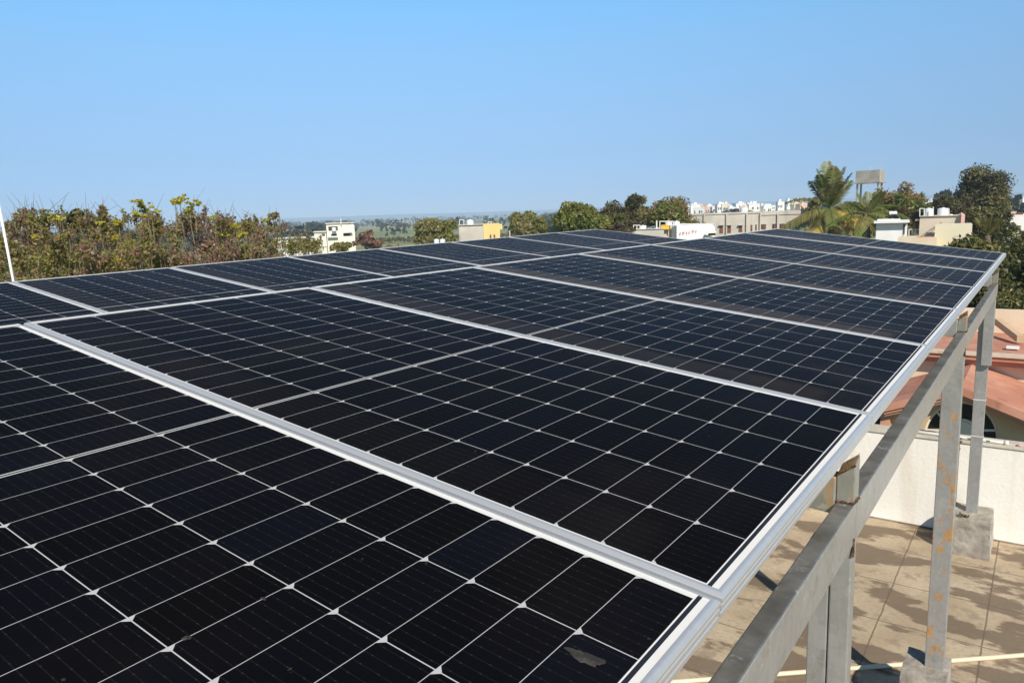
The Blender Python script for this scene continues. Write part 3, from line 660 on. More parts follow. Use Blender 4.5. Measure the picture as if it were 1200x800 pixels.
def rails(k, px, y0, y1, D, r=.03, name='railing', mat=None):
    m = MB()
    for x in px: m.tube([atb(x, y1, D), atb(x, y0, D)], r, 6)
    for a, b_ in zip(px[:-1], px[1:]): m.tube([atb(a, y0, D), atb(b_, y0, D)], r, 6)
    return k.part(name, m, mat or M_STEELW)

# cream two-storey house on the plain
D = 130; CURX[0] = 392; k = Kit('cream_house', 'pale cream two storey house standing among dry trees on the plain', 'house', at(392, 290, D)*[1,1,0])
wallbox(k, 'wall', 368, 382, 272.5, D, 8, M_CRM2); wallbox(k, 'wall', 382.1, 415, 262.5, D, 9, M_CRM2)
wallbox(k, 'roof', 381, 416, 261.7, D-.3, 9.6, M_CRM2, ybot=262.4); wallbox(k, 'roof', 367, 382, 271.8, D-.3, 8.6, M_CRM2, ybot=272.4)
for a in ((385,396,265.5,270.5),(377.5,381,274,276.5),(388,395,274.2,276.6),(403,410.5,273.5,276.5)): opening(k, *a, D)  # first pane is the balcony recess, its shade painted as a dark sheet
for a in ((384,396,277.5,278.4),(402,413,272,273)): opening(k, *a, D-.1, M_CRM2, 'sunshade', proud=.6)
m = MB(); m.tube([atb(399.5, 263, D-.5), atb(399.5, 256, D-.5)], .09, 6); k.part('mast', m, M_STEELW)
tank(389, 394, 266.5, 270.8, D-.7, M_TANKW, 'white tank on the balcony of the cream house')
D = 112; CURX[0] = 345; k = Kit('white_house', 'long low white house half hidden by dry shrubs left of the cream house', 'house', at(345, 290, D)*[1,1,0])
wallbox(k, 'wall', 322, 368, 280.5, D, 7, M_WHITE)
for x in (330, 341, 352, 361): opening(k, x, x+5, 284, 289, D)
wallbox(k, 'roof', 321, 369, 279.7, D-.3, 7.6, M_WHITE, ybot=280.4)
# grey and yellow house
D = 100; CURX[0] = 562; k = Kit('grey_yellow_house', 'house with one bare grey wall and one bright yellow wall between olive trees', 'house', at(562, 285, D)*[1,1,0])
wallbox(k, 'wall', 537.5, 566, 264.5, D, 7, M_CONC); wallbox(k, 'yellow_wall', 566.1, 585.5, 262.6, D-.05, 7, M_YELL)
wallbox(k, 'bracket', 585.6, 588.5, 262.6, D, 1.2, M_YELL, ybot=269)
wallbox(k, 'roof', 537, 566, 263.8, D-.2, 7.3, M_CONC, ybot=264.4)
for a in ((574,576,275,279.5),(578.5,580.5,275,279.5)): opening(k, *a, D-.05, M_BROWNW)
rails(k, [538.5, 543.5], 257.5, 264.2, D+.4, .05); rails(k, [572, 575.5], 260, 262.6, D+.5, .05)
tank(547, 555, 257.5, 263.8, D+1, M_TANKW, 'blue white tank on the grey wall of the grey and yellow house')
tank(508.6, 514.6, 280, 286, 70, M_TANKW, 'left one of two small white tanks in front of the round tree'); tank(515.6, 521.8, 280, 286, 70, M_TANKW, 'right one of two small white tanks in front of the round tree')
m = MB(); m.tube([atb(597.3, 279, 60), atb(597.3, 270, 60)], .05, 6); tag(m.build('grey_post', M_CONC), 'short grey post showing over the lower panels', 'post')
# low concrete house with rooftop clutter
D = 60; CURX[0] = 790; k = Kit('concrete_house', 'low bare concrete house with a white wall and rooftop clutter before the big trees', 'house', at(790, 285, D)*[1,1,0])
wallbox(k, 'wall', 741, 778, 269.3, D, 5, M_CONC); wallbox(k, 'wall', 778.1, 794, 268.5, D+1.2, 4, M_CONC)
wallbox(k, 'white_wall', 793, 838, 264.5, D-.3, 5, M_WHITE, yaw=.25)
wallbox(k, 'coping', 740.5, 778.5, 268.8, D-.1, .5, M_WHITE, ybot=269.25); wallbox(k, 'ledge', 828, 839.5, 271.3, D-.9, .9, M_CRM2, ybot=273.2)
opening(k, 830, 838.5, 273.4, 276, D-.2, M_WIN); opening(k, 777.6, 793, 280, 282, D+.9, leaf_mat('moss', G1, G2), 'moss_strip')
rails(k, [742.3, 746.3, 750], 264, 269.2, D+.3, .035); rails(k, [769.5], 258.5, 269, D+.2, .06, 'column', M_CRM2); rails(k, [773.2, 786.4, 789], 259.5, 268, D+.6, .045)
rails(k, [797, 808, 818, 828, 838], 262.3, 264.6, D+.4, .03)
for i, (a, b_, c_, d_) in enumerate([(796.5,798,272.5,275.5),(800,802.3,271.5,275),(804.3,805.4,271.5,274.5),(807.3,808.5,271,274),(811,813.6,269.5,273.5),(815.3,816.4,269.5,272.5)]):
    dd = D - .3 + (a-793)/FPX*D*math.tan(.25)
    ln = opening(k, a, b_, c_, c_+.7, dd-.05, M_REDP, 'painted_letter', proud=.03)
    for q in ((a, a+.7, c_+.75, d_), (b_-.6, b_, c_+.75, c_+2.0)): opening(k, *q, dd-.05, M_REDP, 'painted_letter', proud=.03)
for a, lab in (((749.5,757.5,264,269), 'squat white tank at the left end of the concrete roof'), ((779.5,787.5,259,266.5), 'tall white tank behind the yellow crate'), ((789.5,796.5,259,268), 'white tank right of the yellow crate')):
    tank(*a, D+1.4, M_TANKW, lab)
kc = Kit('yellow_crate', 'bright yellow crate on the roof of the low concrete house', 'crate', atb(779.5, 268.9, D+.8))
a, b_ = atb(774.8, 268.9, D+.8), atb(785.3, 268.9, D+.8); m = MB(); m.box(a, b_-a, (0,.6,0), ZV*.30); kc.part('body', m, M_YBOX); m = MB(); m.box(a+ZV*.302-[.02,.02,0], (b_-a)+[.04,0,0], (0,.64,0), ZV*.04); kc.part('rim', m, M_YBOX)
kc = Kit('tarpaulin', 'grey folded sheet lying between the white tank and the column', 'sheet', atb(763, 269, D+.8)); a = atb(758.6, 268.9, D+.8); b_ = atb(767.6, 268.9, D+.8)
m = MB(); m.hexa([a, b_, b_+[0,.6,0], a+[0,.6,0], a+ZV*.12, b_+ZV*.3, b_+ZV*.28+[0,.6,0], a+ZV*.16+[0,.6,0]]); kc.part('cloth', m, plain('blue_grey_sheet', (.16,.18,.2)))
# long concrete block
D = 95; CURX[0] = 872; k = Kit('long_concrete_building', 'long unplastered concrete building with pilasters and red brown doors', 'building', at(872, 285, D)*[1,1,0])
wallbox(k, 'wall', 808, 938, 252.5, D, 9, M_CONC)
wallbox(k, 'parapet', 807.5, 890, 250.5, D-.1, .5, M_CONC, ybot=252.4); wallbox(k, 'parapet', 890.1, 938.5, 247.8, D-.1, .5, M_CONC, ybot=252.4)
for x in (824.5, 850.8, 874.5, 890.5, 910.8): 
    wallbox(k, 'pilaster', x, x+1.6, 250, D-.25, .2, M_CONC, ybot=290)
for a in ((843,847.2,265,273.5),(852.2,856.5,264.5,273),(865.5,869.8,264,272)): opening(k, *a, D, M_BROWNW, 'door')
for a in ((879.6,881.6,263.5,271),(885,886.8,263,270)): opening(k, *a, D, M_BROWNW)
for a in ((891.5,897.5,263,268.5),(905,910.4,262.5,268),(913.5,919.5,262.3,267.5)):
    o = opening(k, *a, D, M_WIN); opening(k, a[0]+1.8, a[1]-.4, a[2]+1, a[3], D-.05, M_BROWNW, 'shutter', parent=o)
for x in (842.4, 851.6, 864.9): wallbox(k, 'lintel', x, x+5.6, 263.4, D-.35, .34, M_CONC, ybot=264.3)
tank(859, 866, 244.5, 250.5, D+2, M_TANKB, 'black water tank on the long concrete building'); tank(867.5, 876, 243.5, 250.5, D+2, M_TANKW, 'white water tank beside the black tank on the long concrete building')
# water tower
D = 140; CURX[0] = 1019; k = Kit('water_tower', 'square concrete water tank raised on four tall legs above the trees', 'water tower', at(1019, 230, D)*[1,1,0])
c0, c1, c2 = atb(1002.5, 212, D), atb(1030.6, 212, D-2.0), atb(1036.5, 212, D+1.6); h = 12.5/FPX*D
u1 = (c0-c1)*[1,1,0]; u2 = (c2-c1)*[1,1,0]
m = MB(); m.box(c1, u1, u2, ZV*h); k.part('tank', m, M_CONC2)
m = MB(); e1, e2 = u1/np.linalg.norm(u1), u2/np.linalg.norm(u2); m.box(c1-e1*.25-e2*.25-ZV*.3, u1+e1*.5, u2+e2*.5, ZV*.298); k.part('slab', m, M_CONC2)
for fa, fb in ((.03,.05), (.90,.05), (.03,.75), (.90,.75)):
    p = c1+u1*fa+u2*fb; m = MB(); m.box(np.array([p[0], p[1], 0]), e1*.32, e2*.32, ZV*(c1[2]-.302)); k.part('leg', m, M_CONC2)
for fa in (.05, .5): 
    p = c1+u1*fa+u2*.5+ZV*h; m = MB(); m.tube([p, p+ZV*.9], .03, 5); k.part('rod', m, M_STEELW)
# small white flat-roofed house
D = 60; CURX[0] = 1044; k = Kit('flat_roofed_house', 'small white house with a flat overhanging roof slab right of the palms', 'house', at(1044, 285, D)*[1,1,0])
wallbox(k, 'wall', 1027, 1058, 262, D, 3, M_WHITE); wallbox(k, 'side_wall', 1058.1, 1063.5, 262, D+.8, 3, M_WHITE)
wallbox(k, 'roof', 1024, 1066, 259.5, D-.5, 4.4, M_WHITE, ybot=261.9); wallbox(k, 'upstand', 1028, 1055, 257.2, D+.3, 2.8, M_WHITE, ybot=259.4)
opening(k, 1058.3, 1060, 263, 275, D+.75, M_WIN, 'doorway')
kd = Kit('solar_heater', 'small tilted solar water heater on the flat white roof', 'solar heater', atb(1053, 259, D+1))
a, b_ = atb(1049, 258.5, D+1), atb(1055, 258.5, D+1); m = MB(); m.hexa([a, b_, b_+[0,.8,.5], a+[0,.8,.5], a+ZV*.06, b_+ZV*.06, b_+[0,.8,.56], a+[0,.8,.56]]); kd.part('collector', m, M_DARKGLASS)
m = MB(); m.tube([a+[-.1,.8,.6], b_+[.1,.8,.6]], .14, 10); kd.part('drum', m, M_TANKW)
# beige house with tanks
D = 46; CURX[0] = 1108; k = Kit('beige_house', 'beige flat roofed house of two stacked blocks carrying two white tanks', 'house', at(1108, 290, D)*[1,1,0])
wallbox(k, 'wall', 1078, 1126.5, 254, D, 4, M_BEIGE); wallbox(k, 'front_block', 1096, 1139.5, 263.5, D-2.5, 2.4, M_LIME)
wallbox(k, 'front_terrace', 1052, 1098, 279, D-3.4, 3.0, M_CREAM); wallbox(k, 'tiled_edge', 1074, 1094, 278, D-3.0, 1.0, M_TERRA, ybot=278.9)
wallbox(k, 'slab', 1072.5, 1078, 257.6, D+.1, 2, M_BEIGE, ybot=259); wallbox(k, 'coping', 1077.5, 1127, 253.3, D-.1, .4, M_BEIGE, ybot=253.9)
wallbox(k, 'pillar', 1126.6, 1131, 251.6, D-.3, .4, M_PINK)
a, b_ = atb(1126.6, 251.55, D-.3), atb(1131, 251.55, D-.3); c_ = (a+b_)/2+[0,.2,0]+ZV*.14; m = MB(); m.add([a, b_, b_+[0,.4,0], a+[0,.4,0], c_], [(0,1,4),(1,2,4),(2,3,4),(3,0,4),(3,2,1,0)]); k.part('pillar_cap', m, M_PINK)
m = MB(); m.tube([atb(1073, 281, D-2.55), atb(1103.5, 260.5, D-.02)], .02, 6); k.part('stay_wire', m, M_BARK)
rails(k, [1065, 1069, 1073, 1077.5], 269, 276, D+.4, .035); rails(k, [1077.8, 1083], 244.5, 254, D+1, .03, 'tank_frame'); rails(k, [1093.5, 1093.6], 242.5, 254, D+1, .03, 'tank_frame'); rails(k, [1110.5, 1112], 244.5, 254, D+1.4, .03, 'tank_frame')
tank(1083, 1093.2, 244, 253.9, D+1.5, M_TANKW, 'left white tank on the beige house'); tank(1099, 1110.3, 243.6, 253.9, D+1.5, M_TANKW, 'right white tank on the beige house')
tank(1112, 1116.3, 251, 253.9, D+2, M_TANKW, 'small blue white tank low beside the right tank of the beige house')
# white house on the right edge
D = 88; CURX[0] = 1195; k = Kit('white_wall_house', 'plain white house wall at the right edge of the photo behind the dark tree', 'house', at(1195, 285, D)*[1,1,0])
wallbox(k, 'wall', 1172.5, 1240, 252.3, D, 8, M_WHITE, yaw=.1); wallbox(k, 'orange_roof', 1177.5, 1191, 248.8, D+.6, 5, M_TOWN[3], ybot=252.2); opening(k, 1190, 1199, 249, 252, D+.5, M_BROWNW, 'roof_edge')

CURX[0] = None
# the town far behind: many small flat roofed houses
def town_proto(seed):
    g = random.Random(seed); w = 1.0; h = 1.0; m = MB(); m.box((-.5,-.4,0), (1,0,0), (0,.8,0), (0,0,1.0))
    r = MB(); r.box((-.52,-.42,1.001), (1.04,0,0), (0,.84,0), (0,0,.05)); r.box((-.3+.2*g.random(), -.2, 1.052), (.35,0,0), (0,.4,0), (0,0,.12))
    o = MB()
    for i in range(4):
        for j in range(3):
            if g.random() < .75: o.box((-.42+.23*i, -.41, .18+.28*j), (.11+.05*g.random(),0,0), (0,.008,0), (0,0,.13))
    return m, r, o
protos = [[(a.mesh('wall', M_TOWN[c], fix=True), b_.mesh('roof', M_TOWN[c], fix=True), o_.mesh('window', M_WIN, fix=True)) for c in range(4)] for a, b_, o_ in (town_proto(s) for s in (1, 2, 3))]
g = random.Random(11)
CN = ['white', 'cream', 'pale blue', 'peach']
def town_house(px, ytop, D, wpx, c, zone):
    p = at(px, ytop, D); wd = wpx/FPX*D
    o = thing('town_house', 'far %s flat roofed house %s' % (CN[c], zone), 'house', (p[0], p[1], 0), 'houses of the far town')
    o.scale = (wd, wd*g.uniform(.8, 1.2), p[2]); o.rotation_euler = (0, 0, g.uniform(-.5, .5))
    for nm, me in zip(('wall', 'roof', 'windows'), g.choice(protos)[c]):
        ch = bpy.data.objects.new(nm if nm != 'windows' else 'window_row', me); COL.objects.link(ch); ch.parent = o
for i in range(62):
    px = g.uniform(806, 905); hy = 251-.036*(px-600)
    town_house(px, hy + g.uniform(-2.5, 5), g.uniform(420, 800), g.uniform(6, 13), g.choices([0,1,2,3], [6,4,2,2])[0], 'in the town between the big trees and palms')
for i in range(16):
    px = g.uniform(914, 942); hy = 251-.036*(px-600)
    town_house(px, hy + g.uniform(-4, 3), g.uniform(380, 700), g.uniform(6, 11), g.choices([0,1,2,3], [9,2,1,1])[0], 'in the town left of the tall palm')
for i in range(16):
    px = g.uniform(1176, 1204); hy = 251-.036*(px-600)
    town_house(px, hy + g.uniform(2, 20), g.uniform(220, 420), g.uniform(5, 9), g.choices([0,1,2,3], [5,2,3,2])[0], 'in the town at the right edge')
for i in range(6):
    px = g.uniform(1086, 1100); hy = 251-.036*(px-600)
    town_house(px, hy + g.uniform(2, 5), g.uniform(400, 600), g.uniform(5, 8), 0, 'on the skyline above the beige house')

# ------------------------------------------------------------------ trees and plants
def leaves(rng, cl, n, size, asp=.45, flat=.8, up=.25, shell=(.55, 1.05)):
    """n loose leaf faces spread through clumps cl (K,4: centre, radius)"""
    cl = np.asarray(cl); w = cl[:,3]**2; k = rng.choice(len(cl), n, p=w/w.sum())
    d = rng.normal(size=(n,3)); d[:,2] += up; d /= np.linalg.norm(d, axis=1, keepdims=True)
    r = cl[k,3]*(shell[0]+(shell[1]-shell[0])*rng.random(n)**.7)
    p = cl[k,:3] + d*r[:,None]*[1,1,flat]
    nrm = d + rng.normal(size=(n,3))*.7; nrm /= np.linalg.norm(nrm, axis=1, keepdims=True)
    a = np.cross(nrm, rng.normal(size=(n,3))); a /= np.linalg.norm(a, axis=1, keepdims=True); b = np.cross(nrm, a)
    s = size*(.6+.8*rng.random(n))[:,None]
    return np.stack([p-a*s, p+b*s*asp-a*s*.1, p+a*s, p-b*s*asp-a*s*.1], 1)
def trunk_mb(base, top, r, limbs, rng, n=7):
    m = MB(); base, top = np.asarray(base, float), np.asarray(top, float); L = np.linalg.norm(top-base)
    P = [base+(top-base)*q+np.array([rng.normal(0, .02*L*q), rng.normal(0, .02*L*q), 0]) for q in np.linspace(0, 1, 6)]
    m.tube(P, [r*(1.25-.8*q) for q in np.linspace(0, 1, 6)], n)
    for e in limbs:
        s = P[int(rng.integers(2, 5))]; mid = s+(np.asarray(e)-s)*.5+np.array([0,0,-.06*L*rng.random()])
        m.tube([s, mid, e], [r*.45, r*.28, r*.08], 5)
    return m
def tree(name, label, x0, x1, ytop, ybot, D, lmat, seed, n=2600, leaf=.35, K=50, cr=(.15,.30), group=None, cat='tree', top_bias=0.0, z0=0.0, flat=.85, shell=(.3,1.32)):
    rng = np.random.default_rng(seed); K = int(K*1.5)
    c = at((x0+x1)/2, (ytop+ybot)/2, D); rx = (x1-x0)/2/FPX*D*1.2; rz = (ybot-ytop)/2/FPX*D*1.04
    base = np.array([c[0], c[1], z0]); k = Kit(name, label, cat, base, group)
    cl = []
    lob = []
    for i in range(11):
        a_ = 2*math.pi*(i*.38+rng.uniform(-.12, .12)); e_ = [-.3, .1, .5, .9, 1.3][i % 5]+rng.uniform(-.15, .15)
        lob.append(np.array([math.cos(a_)*math.cos(e_), math.sin(a_)*math.cos(e_), math.sin(e_)+top_bias])*rng.uniform(.40, .66))
    for i in range(K):
        d = rng.normal(size=3); d /= np.linalg.norm(d)
        q = lob[i % 11] + d*rng.uniform(.10, .40); rad = min(rx, rz)*rng.uniform(*cr)*1.0
        cl.append([*(c+q*np.array([rx, rx*.8, rz])), rad])
    # a few sprays that break the outline
    for i in range(K//3):
        a = rng.normal(size=3); a[2] = abs(a[2])*.8; a /= np.linalg.norm(a); b0 = cl[int(rng.integers(0, K))]
        cl.append([b0[0]+a[0]*b0[3], b0[1]+a[1]*b0[3], b0[2]+a[2]*b0[3]*.85, b0[3]*rng.uniform(.25, .5)])
    cl = np.array(cl)
    lim = [cl[i,:3] for i in rng.choice(K, min(9, K), replace=False)]
    k.part('trunk', trunk_mb(base, c+np.array([0,0,rz*.3]), max(.06, rx*.06), lim, rng), M_BARK, smooth=True)
    k.quads('crown', leaves(rng, cl, n, leaf, flat=flat, shell=shell), lmat); return k

# dry flowering shrubs behind the lower row on the left
GS = 'tall dry flowering shrubs behind the lower panel row'
SH = [(-45,30,264,22,0,'green brown shrub at the left edge behind the white pole'), (12,62,256,20,2,'purple brown dry shrub just right of the white pole'), (50,100,255,19,1,'shrub with a tall dark green leafy tip beside the purple one'),
      (90,140,252,21,0,'mixed green and brown shrub with yellow blossom low on its front'), (130,180,256,20,1,'green shrub topped by the tallest spray of yellow blossom'), (168,220,262,22,1,'dense green shrub between two yellow topped ones'),
      (205,262,252,20,2,'reddish brown shrub under two high yellow umbels'), (245,296,262,21,0,'straw and green shrub with scattered yellow blossom'), (280,330,266,24,2,'brown shrub with a lone seed plume above it'),
      (318,350,284,30,1,'small green shrub before the white house'), (352,372,281,32,1,'yellow green shrub below the cream house'), (-30,75,278,17,1,'low leafy shrub close behind the panels at far left'), (95,190,284,17,0,'low brown leafed shrub close behind the panels'), (190,300,285,18,2,'low dry russet shrub close behind the panels')]
def umbel(k, px, py, D, w, rng):
    c = at(px, py, D); m = MB(); s = c - ZV*rng.uniform(.5, .9) + [rng.normal(0,.06), rng.normal(0,.06), 0]
    m.tube([s, (s+c)/2+[rng.normal(0,.02), 0, 0], c-ZV*.06], [.012, .009, .006], 5)
    pts = []
    for i in range(9):
        a = rng.uniform(0, 6.28); q = w*math.sqrt(rng.random()); e = c+[q*math.cos(a), q*math.sin(a), rng.normal(0, .035)]
        m.tube([c-ZV*.06, e], .003, 4); pts.append([*e, w*rng.uniform(.18, .32)])
    o = k.part('flower_stalk', m, M_STALK)
    k.quads('flower_head', leaves(rng, np.array(pts), 150, .038, .6, .25, .3), L_YEL, parent=o)
UM = {3: [(112,262,.2),(139,260,.14),(108,278,.16),(137,279,.13)], 4: [(150,285,.2),(155,292,.24),(148,305,.24),(162,237,.17),(171,242,.18),(177,248,.22),(164,252,.14)], 6: [(205,236,.16),(211,233,.2),(226,238,.16),(222,246,.12)],
      1: [(42,277,.16),(60,293,.12)], 2: [(66,256,.16),(72,277,.18),(61,301,.14)], 7: [(252,258,.15),(276,266,.12),(262,274,.16),(285,274,.12)], 0: [(9,285,.12)], 8: [(289,262,.11),(310,258,.1)]}
for i, (x0, x1, yt, D, mi, lab) in enumerate(SH):
    rng = np.random.default_rng(100+i)
    c = at((x0+x1)/2, yt, D); rx = (x1-x0)/2/FPX*D*1.15; zt2 = c[2]; H = 2.6 if i < 9 else 1.8
    base = np.array([c[0], c[1], 0.0]); k = Kit('dry_shrub', lab, 'shrub', base, GS)
    cl = []
    for q in range(34):
        zz = zt2 - H*rng.random()**.85; wv = rx*(1.0 if zz < zt2-.5 else .75)
        cl.append([c[0]+rng.uniform(-wv, wv), c[1]+rng.uniform(-wv, wv)*.8, zz-.12, rng.uniform(.10, .27)])
    for q in range(11):                 # loose upright sprays that break the top
        x_, y_, z_ = c[0]+rng.uniform(-rx, rx), c[1]+rng.uniform(-rx, rx)*.8, zt2+rng.uniform(-.1, .25)
        for w_ in range(4): cl.append([x_+rng.normal(0,.05), y_+rng.normal(0,.05), z_-.10*w_, .05+.022*w_])
    cl = np.array(cl); m = trunk_mb(base, [c[0], c[1], zt2-H*.7], .05, [cl[j,:3] for j in list(range(14))+list(range(34,78,8))], rng, 6)
    for q in range(0, 78, 2):                 # bare twigs sticking out
        p = cl[q,:3]; e = p+np.array([rng.normal(0,.16), rng.normal(0,.16), rng.uniform(.1,.5)]); m.tube([p-[0,0,.4], p, e], [.008,.006,.003], 4)
    k.part('stem', m, M_STALK); k.quads('crown', leaves(rng, cl, 7400, .042, .5, 1.0, .2, (.1, 1.45)), L_SHRUB[mi])
    if i == 2:
        tip = [[*(at(88, y, D)+[rng.normal(0,.06), 0, 0]), .15] for y in (250, 253, 257, 260, 264)]; k.quads('leafy_tip', leaves(rng, np.array(tip), 900, .05), L_DARK)
    if i == 8:
        m = MB(); m.tube([at(321, 275, D), at(320.5, 252, D)], .012, 4); o = k.part('plume_stalk', m, M_STALK)
        k.quads('seed_plume', leaves(rng, np.array([[*at(319,254,D), .13], [*at(323,252,D), .12]]), 120, .06), L_SHRUB[2], parent=o)
    for u in UM.get(i, []): umbel(k, u[0], u[1], D-1.1-.6*rng.random(), u[2], rng)

GT = 'trees beyond the panel rows'
tree('bush', 'dry reddish bush right of the cream house', 415, 446, 270, 300, 105, leaf_mat('leaves_dry_red', BR, [(.17,.09,.06),(.13,.07,.05)], .5), 21, 1500, .32, 16, group=GT, cat='bush')
tree('bush', 'dark green bush in front of the cream house', 385, 412, 283, 300, 70, L_SHRUB[1], 22, 1200, .2, 14, group=GT, cat='bush')
tree('tree', 'round olive green tree left of the grey and yellow house', 480, 537, 256, 300, 92, L_OLIVE, 31, 10200, 0.196, 34, group=GT)
tree('tree', 'olive yellow tree right of the grey and yellow house', 586, 645, 249, 295, 85, L_OLIVE, 32, 10200, 0.185, 34, group=GT)
tree('tree', 'bright green spreading tree behind the far corner of the lower panels', 640, 712, 234, 300, 62, L_BRIGHT, 33, 13800, 0.136, 42, group=GT)
tree('tree', 'brownish thin tree between the bright green one and the concrete house', 690, 754, 236, 300, 66, L_BROWN, 34, 10800, 0.136, 36, group=GT)
tree('tree', 'slender light green tree rising above the brownish one', 730, 760, 224, 268, 78, L_EUC, 35, 6600, 0.147, 26, (.2,.34), group=GT)
tree('tree', 'dark red and green domed tree behind the concrete house', 752, 814, 230, 296, 72, L_REDG, 36, 12600, 0.147, 40, group=GT)
tree('bush', 'dark scrub at the foot of the big trees beside the concrete house', 705, 745, 262, 300, 58, L_BROWN, 37, 5400, 0.120, 18, group=GT, cat='bush')
tree('tree', 'red flushed tree below the water tower', 1020, 1092, 219, 285, 82, L_REDG, 41, 13800, 0.174, 42, group=GT)
tree('tree', 'brownish low spreading tree behind the beige house', 1078, 1150, 232, 280, 74, L_BROWN, 42, 12600, 0.163, 40, group=GT)
tree('tree', 'tallest grey green tree on the right skyline', 1124, 1182, 197, 275, 78, L_EUC, 43, 16200, 0.147, 46, (.2,.36), group=GT, top_bias=.08)
tree('tree', 'small dark tree behind the left side of the tall palm', 944, 962, 231, 268, 90, L_DARK, 44, 4200, 0.163, 14, group=GT)
tree('tree', 'faint rounded tree on the far skyline left of the tallest tree', 1094, 1119, 224, 246, 260, L_FAR, 45, 900, .9, 14, group=GT)
tree('tree', 'dark tree below the tallest tree beside the beige house', 1130, 1186, 240, 300, 60, L_DARK, 46, 9000, 0.130, 30, group=GT)
tree('tree', 'big dark green tree close behind the far corner of the near panels', 1098, 1182, 283, 400, 27, L_DARK, 47, 20000, .085, 80, (.24,.38), group=GT, flat=.75)
tree('tree', 'dark green tree crown filling the right edge above the terracotta house', 1150, 1262, 266, 395, 30, L_DARK, 48, 30000, .09, 100, (.22,.36), group=GT, flat=.75)
for i, (x, y, w, D) in enumerate([(1181,228,8,240),(1187,232,9,230),(1193,226,8,250),(1199,236,9,220),(1178,246,9,180),(1186,250,10,170)]):
    tree('tree', 'hazy tree among the town houses at the right edge of the photo', x-w/2, x+w/2, y, y+22, D, L_FAR, 60+i, 500, .7, 10, group='hazy trees in the far town')

# palms
def palm(label, px, py, D, fronds, seed, Lf, lean=(0,0)):
    rng = np.random.default_rng(seed); c = at(px, py, D); base = np.array([c[0]+lean[0], c[1]+lean[1], 0.0]); k = Kit('coconut_palm', label, 'palm tree', base, 'coconut palms')
    m = MB(); P = [base+(c-base)*q+np.array([.35*math.sin(q*3), 0, 0]) for q in np.linspace(0, 1, 10)]; P[-1] = c
    m.tube(P, [.22-.09*q for q in np.linspace(0, 1, 10)], 9); k.part('trunk', m, M_BARK, smooth=True)
    m = MB()
    for q in range(9):
        a = q*2.4; e = c+[.3*math.cos(a), .3*math.sin(a), -.25-.1*(q % 3)]; m.tube([e+ZV*.12, e+ZV*.06, e-ZV*.06, e-ZV*.12], [.03,.12,.12,.03], 8)
    if Lf > 2: k.part('coconut_cluster', m, plain('coconut_husk', (.20,.13,.03), .6), smooth=True)
    for az, el, L, droop, old in fronds:
        L = L*Lf; d0 = np.array([math.cos(az)*math.cos(el), math.sin(az)*math.cos(el), math.sin(el)]); out = np.array([math.cos(az), math.sin(az), 0])
        S_ = np.linspace(0, 1, 30); C = np.array([c+d0*L*s+(-ZV*droop*L+out*droop*.15*L)*s*s for s in S_])
        mb_ = MB(); mb_.tube(list(C[::3])+[C[-1]], list(np.linspace(.05, .012, len(C[::3])+1)), 5)
        fo = k.part('frond', mb_, L_PALMY if old else L_PALM)
        V = []
        for i in range(3, 30):
            tg = C[min(i+1, 29)]-C[i-1]; tg /= np.linalg.norm(tg); sd_ = np.cross(tg, ZV if abs(tg[2]) < .95 else out); sd_ /= np.linalg.norm(sd_); upn = np.cross(sd_, tg)
            ll = L*.29*math.sin(math.pi*(.16+.78*(i/29)))**.7
            for s_ in (-1, 1):
                for hlf in (0, .33, .66):
                    o_ = C[i]+(C[min(i+1, 29)]-C[i])*hlf
                    dr = sd_*s_*.75+tg*.55+upn*.12-ZV*(.45 if el < .7 else .15)+rng.normal(0, .08, 3); dr /= np.linalg.norm(dr)
                    e1 = o_+dr*ll*.55; e2 = o_+dr*ll*(.95+.1*rng.random())-ZV*ll*.22; wv = np.cross(dr, upn); wv = wv/(np.linalg.norm(wv)+1e-9)*L*.012
                    V.append([o_-wv*.4, e1-wv, e2, e1+wv])
        k.quads('leaflets', np.array(V), L_PALMY if old else L_PALM, parent=fo)
fz = []
rg = random.Random(5)
for az, el, L, dr, old in [(1.7,1.45,1.15,.05,0),(1.0,1.3,1.1,.08,0),(2.6,1.3,1.05,.08,0),(-.6,1.15,1.0,.12,0),(3.6,1.2,1.0,.15,0),(.3,1.0,1.0,.2,0),(2.2,1.05,1.0,.2,0),(-1.5,1.1,.8,.2,0),(4.4,1.25,1.05,.08,0),(5.6,1.3,1.05,.08,0),
                       (3.05,.75,1.05,.5,0),(.05,.55,1.0,.55,0),(-.35,.25,1.0,.55,0),(3.4,.2,1.05,.55,0),(2.9,.05,1.05,.5,1),(-2.4,-.15,.95,.55,1),(-2.0,-.3,.9,.6,1),(-1.5,-.25,.95,.65,1),(-1.0,-.2,1.0,.6,1),(-.6,-.05,1.1,.5,1),(.2,.1,1.05,.6,0),(-.15,0,1.0,.5,0),(-1.2,.15,.9,.7,1),(-1.8,.3,.8,.7,0),(1.2,.3,.9,.6,0),(2.0,.2,.9,.6,0)]:
    fz.append((az+rg.uniform(-.1,.1), el, L*(1.14 if el < .8 else 1), dr, old))
palm('tall coconut palm with yellowing lower fronds behind the far panels', 972, 246, 70, fz, 71, 3.95, (1.2, 0))
fz2 = [(1.2,1.35,.62,.06,0),(2.4,1.2,.65,.1,0),(.4,1.15,.7,.12,0),(3.4,.9,.9,.4,0),(0,.75,1.0,.5,0),(-.4,.5,1.0,.6,0),(3.0,.4,.9,.6,0),(-1.2,.5,.8,.7,0),(-.1,.05,1.05,.55,1),(-2.2,.0,.9,.6,0),(-.7,-.15,1.05,.45,1),(-1.5,.1,.8,.7,0),(.6,.3,.9,.6,0),(5.0,1.0,.85,.2,0),(2.0,.4,.9,.6,0)]
